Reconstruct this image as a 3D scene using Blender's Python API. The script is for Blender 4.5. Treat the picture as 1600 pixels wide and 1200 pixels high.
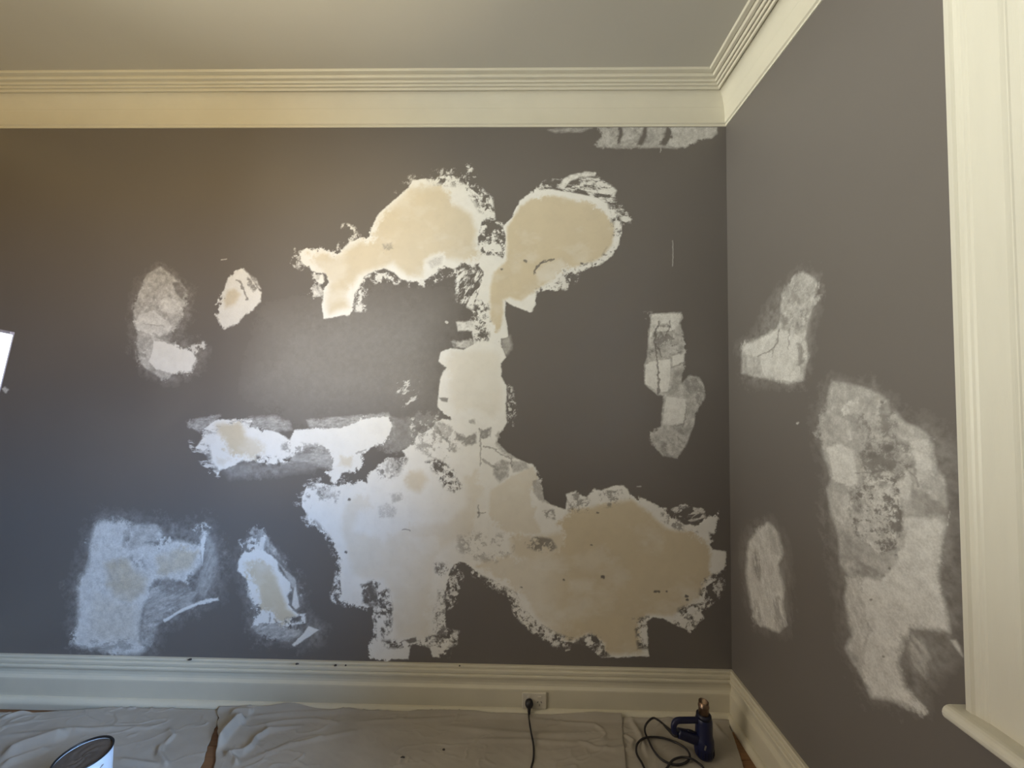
import bpy, bmesh, math, random
import numpy as np
from mathutils import Vector, Matrix

# ------------------------------------------------------------------ clearing
for o in list(bpy.data.objects):
    bpy.data.objects.remove(o, do_unlink=True)
SC = bpy.context.scene
COL = SC.collection
random.seed(7)

# ------------------------------------------------------------------ camera
F_PX = 591.17
YAW, PITCH, ROLL = -0.0176148, 0.0363644, 0.0100728
CAM_H = 1.5
def _basis():
    cy, sy = math.cos(YAW), math.sin(YAW); cp, sp = math.cos(PITCH), math.sin(PITCH)
    cr, sr = math.cos(ROLL), math.sin(ROLL)
    f = np.array([sy*cp, cy*cp, sp]); r0 = np.array([cy, -sy, 0.0]); u0 = np.cross(r0, f)
    return cr*r0 + sr*u0, -sr*r0 + cr*u0, f
CR, CU, CF = _basis()
CPOS = np.array([0.0, 0.0, CAM_H])
cd = bpy.data.cameras.new('camera'); cam = bpy.data.objects.new('camera', cd); COL.objects.link(cam)
cd.sensor_width = 36.0; cd.lens = F_PX/1600*36.0; cd.clip_start = 0.02
cam.matrix_world = Matrix(((CR[0], CU[0], -CF[0], 0), (CR[1], CU[1], -CF[1], 0), (CR[2], CU[2], -CF[2], CAM_H), (0, 0, 0, 1)))
SC.camera = cam
def project(P):
    Q = np.asarray(P, dtype=np.float64) - CPOS
    z = Q @ CF
    return 800 + F_PX*(Q @ CR)/z, 600 - F_PX*(Q @ CU)/z
def ray(x, y):
    return CR*((x-800)/F_PX) + CU*((600-y)/F_PX) + CF
def on_y(x, y, Y):
    d = ray(x, y); return CPOS + d*(Y/d[1])
def on_x(x, y, X):
    d = ray(x, y); return CPOS + d*(X/d[0])
def on_z(x, y, Z):
    d = ray(x, y); return CPOS + d*((Z-CAM_H)/d[2])

# ------------------------------------------------------------------ room measures (metres)
YB = 1.88            # back wall
XR = 1.0345          # right wall
XL = -3.05           # left wall
YF = -2.4            # wall behind the photographer
ZC = 3.05            # ceiling
WIN_Y0, WIN_Y1 = -0.34, 0.746     # opening in the right wall
WIN_Z0, WIN_Z1 = 0.812, 2.62
WINDOWS = [('R', WIN_Y0, WIN_Y1), ('L', -0.60, 0.50)]     # one per side wall; left one unseen, added to light the right wall

# ------------------------------------------------------------------ sky, daylight, exposure
W = bpy.data.worlds.new('world'); SC.world = W; W.use_nodes = True
nt = W.node_tree; nt.nodes.clear()
wo = nt.nodes.new('ShaderNodeOutputWorld'); bg = nt.nodes.new('ShaderNodeBackground')
tc = nt.nodes.new('ShaderNodeTexCoord'); sx = nt.nodes.new('ShaderNodeSeparateXYZ')
def wmap(lo, hi):
    m_ = nt.nodes.new('ShaderNodeMapRange'); m_.interpolation_type = 'SMOOTHSTEP'; m_.inputs[1].default_value = lo; m_.inputs[2].default_value = hi; return m_
def wmix(a_, b_):
    m_ = nt.nodes.new('ShaderNodeMix'); m_.data_type = 'RGBA'
    for i_, c_ in ((6, a_), (7, b_)):
        if c_: m_.inputs[i_].default_value = c_
    return m_
# unseen sky and ground, tinted by side and height to tune the room light
SKY_WARM = (0.24, 0.21, 0.165, 1); SKY_BLUE = (0.40, 0.62, 1.0, 1)
FAR_PALE = (1.0, 1.0, 0.87, 1); FAR_WARM = (0.90, 0.64, 0.29, 1); NEAR_PALE = (0.60, 0.54, 0.43, 1); NEAR_WARM = (0.56, 0.54, 0.40, 1)
mx_ = wmap(-0.7, 0.7); mz_ = wmap(-0.03, 0.03); mg_ = wmap(-0.55, -0.15)
skyc = wmix(SKY_WARM, SKY_BLUE); far_ = wmix(FAR_PALE, FAR_WARM); near_ = wmix(NEAR_PALE, NEAR_WARM); gnd = wmix(None, None); allc = wmix(None, None)
nt.links.new(tc.outputs['Generated'], sx.inputs[0]); nt.links.new(sx.outputs[0], mx_.inputs[0])
nt.links.new(sx.outputs[2], mz_.inputs[0]); nt.links.new(sx.outputs[2], mg_.inputs[0])
for n_ in (skyc, far_, near_): nt.links.new(mx_.outputs[0], n_.inputs[0])
nt.links.new(mg_.outputs[0], gnd.inputs[0]); nt.links.new(near_.outputs[2], gnd.inputs[6]); nt.links.new(far_.outputs[2], gnd.inputs[7])
nt.links.new(mz_.outputs[0], allc.inputs[0]); nt.links.new(gnd.outputs[2], allc.inputs[6]); nt.links.new(skyc.outputs[2], allc.inputs[7])
nt.links.new(allc.outputs[2], bg.inputs[0])
bg.inputs[1].default_value = 48.0
nt.links.new(bg.outputs[0], wo.inputs[0])
W.cycles.sampling_method = 'AUTOMATIC'
def portal(loc, cols, w, h):
    pl = bpy.data.lights.new('window_portal', 'AREA'); pl.shape = 'RECTANGLE'; pl.size = w; pl.size_y = h; pl.cycles.is_portal = True
    po = bpy.data.objects.new('window_portal', pl); COL.objects.link(po); po.location = loc
    po.rotation_euler = Matrix(cols).transposed().to_euler()
PF = {'R': lambda a: ((XR+0.125, a, (WIN_Z0+WIN_Z1)/2), ((0, 1, 0), (0, 0, 1), (1, 0, 0))), 'F': lambda a: ((a, YF-0.125, (WIN_Z0+WIN_Z1)/2), ((-1, 0, 0), (0, 0, 1), (0, -1, 0))), 'L': lambda a: ((XL-0.125, a, (WIN_Z0+WIN_Z1)/2), ((0, -1, 0), (0, 0, 1), (-1, 0, 0)))}
for w_, a0_, a1_ in WINDOWS:
    l_, c_ = PF[w_]((a0_+a1_)/2); portal(l_, c_, a1_-a0_, WIN_Z1-WIN_Z0)
SC.view_settings.view_transform = 'Standard'; SC.view_settings.look = 'None'
SC.view_settings.gamma = 1.0; SC.view_settings.use_curve_mapping = False
SC.view_settings.exposure = 0.08
SC.cycles.max_bounces = 10; SC.cycles.diffuse_bounces = 6; SC.cycles.transparent_max_bounces = 12
SC.cycles.caustics_reflective = False; SC.cycles.caustics_refractive = False

# ------------------------------------------------------------------ material helpers
def new_mat(name):
    m = bpy.data.materials.new(name); m.use_nodes = True
    n = m.node_tree; b = n.nodes['Principled BSDF']
    return m, n, b
def rgb(*c): return (c[0], c[1], c[2], 1.0)
def simple(name, col, rough=0.5, metal=0.0, var=0.08, scale=30.0, bump=0.0, bscale=60.0, spec=0.5, stretch=(1, 1, 1)):
    m, n, b = new_mat(name)
    t = n.nodes.new('ShaderNodeTexCoord'); mp = n.nodes.new('ShaderNodeMapping'); mp.inputs['Scale'].default_value = stretch
    n.links.new(t.outputs['Object'], mp.inputs[0])
    z = n.nodes.new('ShaderNodeTexNoise'); z.inputs['Scale'].default_value = scale; z.inputs['Detail'].default_value = 5
    n.links.new(mp.outputs[0], z.inputs['Vector'])
    mx = n.nodes.new('ShaderNodeMix'); mx.data_type = 'RGBA'
    mx.inputs[6].default_value = rgb(*[c*(1-var) for c in col]); mx.inputs[7].default_value = rgb(*[min(1, c*(1+var)) for c in col])
    n.links.new(z.outputs['Fac'], mx.inputs[0]); n.links.new(mx.outputs[2], b.inputs['Base Color'])
    b.inputs['Roughness'].default_value = rough; b.inputs['Metallic'].default_value = metal
    b.inputs['Specular IOR Level'].default_value = spec
    if bump > 0:
        z2 = n.nodes.new('ShaderNodeTexNoise'); z2.inputs['Scale'].default_value = bscale; z2.inputs['Detail'].default_value = 6
        n.links.new(mp.outputs[0], z2.inputs['Vector'])
        bp = n.nodes.new('ShaderNodeBump'); bp.inputs['Strength'].default_value = bump; bp.inputs['Distance'].default_value = 0.002
        n.links.new(z2.outputs['Fac'], bp.inputs['Height']); n.links.new(bp.outputs[0], b.inputs['Normal'])
    return m

PAINT = (0.150, 0.136, 0.128)
PLASTER_WHITE = (0.80, 0.795, 0.785)
PLASTER_CREAM = (0.61, 0.535, 0.405)
M = {}
M['paint'] = simple('taupe_wall_paint', PAINT, 0.48, var=0.05, scale=3.0, bump=0.03, bscale=160)
M['ceiling'] = simple('ceiling_paint', (0.50, 0.48, 0.43), 0.8, var=0.04, scale=3.0)
M['cornice'] = simple('cornice_paint', (0.65, 0.62, 0.525), 0.6, var=0.05, scale=8.0, bump=0.1)
M['trim'] = simple('cream_gloss_paint', (0.60, 0.56, 0.455), 0.38, var=0.06, scale=9.0, bump=0.08, bscale=90)
M['casing'] = simple('window_casing_paint', (0.66, 0.64, 0.565), 0.42, var=0.05, scale=5.0, bump=0.12, bscale=60, stretch=(8, 8, 1))
M['white_pl'] = simple('outlet_plastic', (0.62, 0.58, 0.50), 0.35, var=0.03)
M['slot'] = simple('dark_slot', (0.03, 0.028, 0.025), 0.6)
M['black_rubber'] = simple('black_rubber', (0.014, 0.012, 0.015), 0.5, var=0.2)
M['blue_plastic'] = simple('blue_plastic', (0.006, 0.009, 0.045), 0.38, var=0.15)
M['blue_dark'] = simple('dark_blue_plastic', (0.005, 0.006, 0.022), 0.5, var=0.15)
M['nozzle'] = simple('heat_tinted_steel', (0.26, 0.18, 0.13), 0.36, metal=1.0, var=0.5, scale=60)
M['steel'] = simple('tin_steel', (0.50, 0.51, 0.53), 0.35, metal=1.0, var=0.1)
M['tin_white'] = simple('pale_blue_tin_print', (0.62, 0.70, 0.80), 0.35, var=0.08, scale=25)
M['tin_fill'] = simple('dried_brown_filler', (0.085, 0.066, 0.052), 0.85, var=0.45, scale=26, bump=0.9, bscale=50)
M['timber'] = simple('brown_floor_timber', (0.19, 0.095, 0.042), 0.5, var=0.4, scale=9, stretch=(1, 14, 1), bump=0.1)
M['chip'] = simple('dark_paint_flake', (0.05, 0.042, 0.038), 0.7, var=0.3)
M['panel_body'] = simple('lilac_grey_aluminium', (0.33, 0.32, 0.40), 0.45, metal=0.3)
M['stand_metal'] = simple('black_stand_metal', (0.03, 0.03, 0.032), 0.4, metal=0.6)

def glow_mat():
    m, n, b = new_mat('glowing_panel')
    t = n.nodes.new('ShaderNodeTexCoord'); z = n.nodes.new('ShaderNodeTexNoise'); z.inputs['Scale'].default_value = 9
    n.links.new(t.outputs['Object'], z.inputs['Vector'])
    mx = n.nodes.new('ShaderNodeMix'); mx.data_type = 'RGBA'
    mx.inputs[6].default_value = (0.62, 0.90, 0.95, 1); mx.inputs[7].default_value = (0.95, 1.0, 1.0, 1)
    n.links.new(z.outputs['Fac'], mx.inputs[0]); n.links.new(mx.outputs[2], b.inputs['Emission Color'])
    b.inputs['Base Color'].default_value = (0.8, 0.8, 0.8, 1); b.inputs['Emission Strength'].default_value = 1.25
    return m
M['glow'] = glow_mat()
def glass_mat():
    m, n, b = new_mat('window_glass'); n.nodes.remove(b)
    out = n.nodes['Material Output']
    tr = n.nodes.new('ShaderNodeBsdfTransparent'); gl = n.nodes.new('ShaderNodeBsdfGlossy'); gl.inputs['Roughness'].default_value = 0.02
    fr = n.nodes.new('ShaderNodeFresnel'); fr.inputs[0].default_value = 1.45
    mx = n.nodes.new('ShaderNodeMixShader')
    n.links.new(fr.outputs[0], mx.inputs[0]); n.links.new(tr.outputs[0], mx.inputs[1]); n.links.new(gl.outputs[0], mx.inputs[2])
    n.links.new(mx.outputs[0], out.inputs[0])
    return m
M['glass'] = glass_mat()
def plaster_mat():
    m, n, b = new_mat('plaster_over_paint')
    t = n.nodes.new('ShaderNodeTexCoord')
    ad = n.nodes.new('ShaderNodeAttribute'); ad.attribute_name = 'dens'
    ac = n.nodes.new('ShaderNodeAttribute'); ac.attribute_name = 'cream'
    z = n.nodes.new('ShaderNodeTexNoise'); z.inputs['Scale'].default_value = 170; z.inputs['Detail'].default_value = 4; z.inputs['Roughness'].default_value = 0.65
    n.links.new(t.outputs['Object'], z.inputs['Vector'])
    zz = n.nodes.new('ShaderNodeMapRange'); zz.inputs[1].default_value = 0.3; zz.inputs[2].default_value = 0.7
    zz.inputs[3].default_value = -0.16; zz.inputs[4].default_value = 0.16
    n.links.new(z.outputs['Fac'], zz.inputs[0])
    # grain matters only where the coat is thin: d*(1-d)*4
    om = n.nodes.new('ShaderNodeMath'); om.operation = 'SUBTRACT'; om.inputs[0].default_value = 1.0; n.links.new(ad.outputs['Fac'], om.inputs[1])
    pr = n.nodes.new('ShaderNodeMath'); pr.operation = 'MULTIPLY'; n.links.new(om.outputs[0], pr.inputs[0]); n.links.new(ad.outputs['Fac'], pr.inputs[1])
    p4 = n.nodes.new('ShaderNodeMath'); p4.operation = 'MULTIPLY'; p4.inputs[1].default_value = 5.5
    pd = n.nodes.new('ShaderNodeMath'); pd.operation = 'MULTIPLY'; n.links.new(pr.outputs[0], pd.inputs[0]); n.links.new(ad.outputs['Fac'], pd.inputs[1]); n.links.new(pd.outputs[0], p4.inputs[0])
    gm = n.nodes.new('ShaderNodeMath'); gm.operation = 'MULTIPLY_ADD'; gm.use_clamp = True
    n.links.new(zz.outputs[0], gm.inputs[0]); n.links.new(p4.outputs[0], gm.inputs[1]); n.links.new(ad.outputs['Fac'], gm.inputs[2])
    zb = n.nodes.new('ShaderNodeTexNoise'); zb.inputs['Scale'].default_value = 14; zb.inputs['Detail'].default_value = 3
    n.links.new(t.outputs['Object'], zb.inputs['Vector'])
    wh = n.nodes.new('ShaderNodeMix'); wh.data_type = 'RGBA'
    wh.inputs[6].default_value = rgb(*[c*0.93 for c in PLASTER_WHITE]); wh.inputs[7].default_value = rgb(*[c*1.05 for c in PLASTER_WHITE])
    n.links.new(zb.outputs['Fac'], wh.inputs[0])
    cr = n.nodes.new('ShaderNodeMix'); cr.data_type = 'RGBA'
    cr.inputs[6].default_value = rgb(*[c*0.95 for c in PLASTER_CREAM]); cr.inputs[7].default_value = rgb(*[c*1.06 for c in PLASTER_CREAM])
    n.links.new(zb.outputs['Fac'], cr.inputs[0])
    pc = n.nodes.new('ShaderNodeMix'); pc.data_type = 'RGBA'
    n.links.new(ac.outputs['Fac'], pc.inputs[0]); n.links.new(wh.outputs[2], pc.inputs[6]); n.links.new(cr.outputs[2], pc.inputs[7])
    fc = n.nodes.new('ShaderNodeMix'); fc.data_type = 'RGBA'
    fc.inputs[6].default_value = rgb(*PAINT)
    n.links.new(gm.outputs[0], fc.inputs[0]); n.links.new(pc.outputs[2], fc.inputs[7])
    n.links.new(fc.outputs[2], b.inputs['Base Color'])
    rr = n.nodes.new('ShaderNodeMapRange'); rr.inputs[3].default_value = 0.48; rr.inputs[4].default_value = 0.85
    n.links.new(gm.outputs[0], rr.inputs[0]); n.links.new(rr.outputs[0], b.inputs['Roughness'])
    bp = n.nodes.new('ShaderNodeBump'); bp.inputs['Strength'].default_value = 0.25; bp.inputs['Distance'].default_value = 0.001
    n.links.new(z.outputs['Fac'], bp.inputs['Height']); n.links.new(bp.outputs[0], b.inputs['Normal'])
    return m
M['plaster'] = plaster_mat()
def cloth_mat():
    m, n, b = new_mat('stained_canvas')
    t = n.nodes.new('ShaderNodeTexCoord')
    z = n.nodes.new('ShaderNodeTexNoise'); z.inputs['Scale'].default_value = 5; z.inputs['Detail'].default_value = 6
    n.links.new(t.outputs['Object'], z.inputs['Vector'])
    mx = n.nodes.new('ShaderNodeMix'); mx.data_type = 'RGBA'
    mx.inputs[6].default_value = (0.30, 0.27, 0.235, 1); mx.inputs[7].default_value = (0.43, 0.395, 0.345, 1)
    n.links.new(z.outputs['Fac'], mx.inputs[0]); n.links.new(mx.outputs[2], b.inputs['Base Color'])
    b.inputs['Roughness'].default_value = 0.95; b.inputs['Specular IOR Level'].default_value = 0.2
    wv = n.nodes.new('ShaderNodeTexNoise'); wv.inputs['Scale'].default_value = 420; wv.inputs['Detail'].default_value = 2
    n.links.new(t.outputs['Object'], wv.inputs['Vector'])
    bp = n.nodes.new('ShaderNodeBump'); bp.inputs['Strength'].default_value = 0.35; bp.inputs['Distance'].default_value = 0.001
    n.links.new(wv.outputs['Fac'], bp.inputs['Height']); n.links.new(bp.outputs[0], b.inputs['Normal'])
    return m
M['cloth'] = cloth_mat()

# ------------------------------------------------------------------ object helpers
def finish(name, me, mat, parent=None, smooth=False):
    o = bpy.data.objects.new(name, me); COL.objects.link(o)
    if mat: me.materials.append(M[mat] if isinstance(mat, str) else mat)
    if smooth:
        me.polygons.foreach_set('use_smooth', [True]*len(me.polygons))
    if parent: o.parent = parent
    return o
def obj(name, bm, mat, parent=None, smooth=False, bevel=0.0, seg=2):
    if bevel > 0:
        bmesh.ops.bevel(bm, geom=list(bm.edges), offset=bevel, segments=seg, affect='EDGES', profile=0.5)
    bmesh.ops.recalc_face_normals(bm, faces=bm.faces)
    me = bpy.data.meshes.new(name); bm.to_mesh(me); bm.free()
    return finish(name, me, mat, parent, smooth)
def pyobj(name, v, f, mat, parent=None, smooth=False):
    me = bpy.data.meshes.new(name); me.from_pydata([tuple(map(float, q)) for q in v], [], f)
    bm = bmesh.new(); bm.from_mesh(me); bmesh.ops.recalc_face_normals(bm, faces=bm.faces); bm.to_mesh(me); bm.free()
    return finish(name, me, mat, parent, smooth)
def tag(o, label=None, cat=None, group=None, kind=None):
    if label: o['label'] = label
    if cat: o['category'] = cat
    if group: o['group'] = group
    if kind: o['kind'] = kind
    return o
def empty(name, loc=(0, 0, 0)):
    o = bpy.data.objects.new(name, None); COL.objects.link(o); o.location = loc; o.empty_display_size = 0.05
    return o
def box_bm(x0, x1, y0, y1, z0, z1, bm=None):
    bm = bm or bmesh.new()
    vs = [bm.verts.new(p) for p in ((x0, y0, z0), (x1, y0, z0), (x1, y1, z0), (x0, y1, z0), (x0, y0, z1), (x1, y0, z1), (x1, y1, z1), (x0, y1, z1))]
    for q in ((0, 3, 2, 1), (4, 5, 6, 7), (0, 1, 5, 4), (1, 2, 6, 5), (2, 3, 7, 6), (3, 0, 4, 7)):
        bm.faces.new([vs[i] for i in q])
    return bm
def lathe(profile, n=32, bm=None):
    """profile of (radius, z), revolved about z; closed at ends with radius 0"""
    bm = bm or bmesh.new(); rings = []
    for r, z in profile:
        if r <= 1e-6: rings.append([bm.verts.new((0, 0, z))])
        else: rings.append([bm.verts.new((r*math.cos(2*math.pi*k/n), r*math.sin(2*math.pi*k/n), z)) for k in range(n)])
    for a, b in zip(rings, rings[1:]):
        for k in range(n):
            k2 = (k+1) % n
            if len(a) == 1 and len(b) == 1: continue
            if len(a) == 1: bm.faces.new((a[0], b[k], b[k2]))
            elif len(b) == 1: bm.faces.new((a[k], a[k2], b[0]))
            else: bm.faces.new((a[k], a[k2], b[k2], b[k]))
    return bm
def smooth_path(pts, n=8, closed=False):
    P = [np.array(p, float) for p in pts]; out = []
    m = len(P)
    for i in range(m if closed else m-1):
        p0 = P[(i-1) % m] if closed or i > 0 else P[0]; p1 = P[i]; p2 = P[(i+1) % m]
        p3 = P[(i+2) % m] if closed or i+2 < m else P[-1]
        for k in range(n):
            t = k/n
            out.append(0.5*((2*p1) + (-p0+p2)*t + (2*p0-5*p1+4*p2-p3)*t*t + (-p0+3*p1-3*p2+p3)*t**3))
    if not closed: out.append(P[-1])
    return out
def tube(path, section, bm=None, closed=False, up=(0, 0, 1)):
    """sweep a closed 2-D section (or function t->section) along a path"""
    bm = bm or bmesh.new(); rings = []; N = len(path)
    nrm = None
    for i, p in enumerate(path):
        a = path[(i-1) % N] if closed or i > 0 else path[0]; b = path[(i+1) % N] if closed or i < N-1 else path[-1]
        t = np.array(b, float)-np.array(a, float); t /= max(1e-9, np.linalg.norm(t))
        if nrm is None:
            nrm = np.array(up, float)
            if abs(nrm @ t) > 0.95: nrm = np.array((1.0, 0, 0))
        nrm = nrm - t*(nrm @ t); nrm /= np.linalg.norm(nrm)
        bi = np.cross(t, nrm)
        sec = section(i/(N-1)) if callable(section) else section
        rings.append([bm.verts.new(np.array(p)+bi*u+nrm*v) for u, v in sec])
    m = len(rings[0])
    pairs = list(zip(rings, rings[1:])) + ([(rings[-1], rings[0])] if closed else [])
    for a, b in pairs:
        for k in range(m):
            bm.faces.new((a[k], a[(k+1) % m], b[(k+1) % m], b[k]))
    if not closed:
        bm.faces.new(rings[0][::-1]); bm.faces.new(rings[-1])
    return bm
def circ(r, n=10, ry=None):
    ry = ry or r
    return [(r*math.cos(2*math.pi*k/n), ry*math.sin(2*math.pi*k/n)) for k in range(n)]
def rrect(w, h, r, n=3):
    out = []
    for cx, cy, a0 in ((w-r, h-r, 0), (-w+r, h-r, 90), (-w+r, -h+r, 180), (w-r, -h+r, 270)):
        for k in range(n+1):
            a = math.radians(a0+90*k/n); out.append((cx+r*math.cos(a), cy+r*math.sin(a)))
    return out

# ------------------------------------------------------------------ the room shell
tag(obj('wall_back', box_bm(XL-0.15, XR+0.25, YB, YB+0.15, -0.1, ZC+0.1), 'paint'), 'dark taupe painted back wall covered in pale plaster repairs', kind='structure')
T = 0.13
def wall_with_openings(name, label, mp, a0, a1, ops):
    """wall slab of thickness T behind the plane o = 0, with rectangular window openings (b0, b1)"""
    bm = bmesh.new(); cuts = [a0]; cols = []
    for b0, b1 in sorted(ops):
        cols.append((cuts[-1], b0, -0.1, ZC+0.1)); cols += [(b0, b1, -0.1, WIN_Z0), (b0, b1, WIN_Z1, ZC+0.1)]; cuts.append(b1)
    cols.append((cuts[-1], a1, -0.1, ZC+0.1))
    for b0, b1, z0, z1 in cols:
        vs = [bm.verts.new(mp(*q)) for q in ((0, b0, z0), (-T, b0, z0), (-T, b1, z0), (0, b1, z0), (0, b0, z1), (-T, b0, z1), (-T, b1, z1), (0, b1, z1))]
        for q in ((0, 3, 2, 1), (4, 5, 6, 7), (0, 1, 5, 4), (1, 2, 6, 5), (2, 3, 7, 6), (3, 0, 4, 7)): bm.faces.new([vs[i] for i in q])
    bmesh.ops.remove_doubles(bm, verts=bm.verts, dist=1e-5)
    return tag(obj(name, bm, 'paint'), label, kind='structure')
MAPS = {'R': lambda o, a, z: (XR-o, a, z), 'F': lambda o, a, z: (a, YF+o, z), 'L': lambda o, a, z: (XL+o, a, z)}
WALL_R = wall_with_openings('wall_right', 'dark taupe painted side wall with the window on the right', MAPS['R'], YF-T, YB, [w[1:] for w in WINDOWS if w[0] == 'R'])
WALL_B = bpy.data.objects['wall_back']
wall_with_openings('wall_left', 'taupe painted wall beyond the left edge of the picture', MAPS['L'], YF-T, YB, [w[1:] for w in WINDOWS if w[0] == 'L'])
wall_with_openings('wall_front', 'taupe painted wall behind the photographer', MAPS['F'], XL, XR, [w[1:] for w in WINDOWS if w[0] == 'F'])
tag(obj('ceiling', box_bm(XL, XR, YF, YB, ZC, ZC+0.1), 'ceiling'), 'flat off-white ceiling', kind='structure')
fl = tag(obj('floor', box_bm(XL, XR, YF, YB, -0.1, -0.022), 'timber'), 'brown timber floor showing in gaps of the drop cloths', kind='structure')
bw = 0.135; y = YF; pm = None
bm = box_bm(XL, XR, 0.0012, bw-0.0012, -0.022, 0.0); pmo = obj('plank', bm, 'timber', fl)
pmo.location = (0, YF, 0); k = 1
while YF+bw*(k+1) <= YB+0.001:
    c = pmo.copy(); COL.objects.link(c); c.parent = fl; c.location = (0, YF+bw*k, 0); k += 1

def run_trim(prof, name1, lab1, name2, lab2, name3, lab3, mat, z0):
    """profile of (out, z) swept along the back wall and the right wall, mitred in the corner"""
    n = len(prof)
    v = [(XL+o, YB-o, z0+z) for o, z in prof] + [(XR-o, YB-o, z0+z) for o, z in prof]
    f = [(i, i+1, n+i+1, n+i) for i in range(n-1)]
    # subdivide for gentle waviness is not needed: the timber is straight
    a = pyobj(name1, v, f, mat); tag(a, lab1, kind='structure')
    v = [(XR-o, YB-o, z0+z) for o, z in prof] + [(XR-o, YF, z0+z) for o, z in prof]
    b = pyobj(name2, v, f, mat); tag(b, lab2, kind='structure')
    v = [(XL+o, YB-o, z0+z) for o, z in prof] + [(XL+o, YF, z0+z) for o, z in prof]
    c = pyobj(name3, v, f, mat); tag(c, lab3, kind='structure')
    return a, b
corn = [(0.158, 0), (0.158, -0.005), (0.154, -0.009), (0.137, -0.009), (0.134, -0.006), (0.131, -0.006), (0.130, -0.013), (0.126, -0.017), (0.114, -0.017), (0.112, -0.013), (0.109, -0.013), (0.108, -0.020),
        (0.104, -0.024), (0.099, -0.024), (0.097, -0.020), (0.094, -0.020), (0.093, -0.027), (0.090, -0.030), (0.085, -0.030), (0.083, -0.026), (0.080, -0.026), (0.079, -0.033), (0.076, -0.037), (0.070, -0.037), (0.068, -0.030), (0.062, -0.030)]
for k in range(15):
    t = k/14*math.pi/2
    corn.append((0.013+0.049*(1-math.sin(t)), -0.034-0.110*(1-math.cos(t))))
    if k == 9: corn += [(corn[-1][0]-0.0006, corn[-1][1]-0.0002), (corn[-1][0]-0.0002, corn[-1][1]-0.0022)]
corn += [(0.0125, -0.160), (0.005, -0.163), (0.005, -0.1725), (0.0, -0.1725)]
run_trim(corn, 'trim_1', 'cream moulded cornice with reeds and cove along the back wall', 'trim_2', 'cream moulded cornice running along the right wall', 'trim_3', 'cream moulded cornice on the left wall outside the picture', 'cornice', ZC)
skirt = [(0.0, 0.2100), (0.011, 0.2095), (0.014, 0.2065), (0.0145, 0.200), (0.0125, 0.1965), (0.0125, 0.194), (0.017, 0.193), (0.0195, 0.189), (0.0195, 0.178), (0.017, 0.1745), (0.0165, 0.172), (0.020, 0.171), (0.0225, 0.166), (0.022, 0.158), (0.018, 0.154), (0.011, 0.152), (0.0095, 0.148),
         (0.0105, 0.130), (0.013, 0.121), (0.019, 0.115), (0.023, 0.111), (0.024, 0.105), (0.024, 0.027)]
for k in range(9):
    a = math.pi/2*k/8
    skirt.append((0.024+0.025*math.sin(a), 0.003+0.024*math.cos(a)))
skirt.append((0.049, -0.02))
BB, BR = run_trim(skirt, 'baseboard_back', 'tall cream moulded skirting board along the back wall', 'baseboard_right', 'tall cream moulded skirting board along the right wall', 'baseboard_left', 'tall cream moulded skirting board along the left wall outside the picture', 'trim', 0.0)

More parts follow.
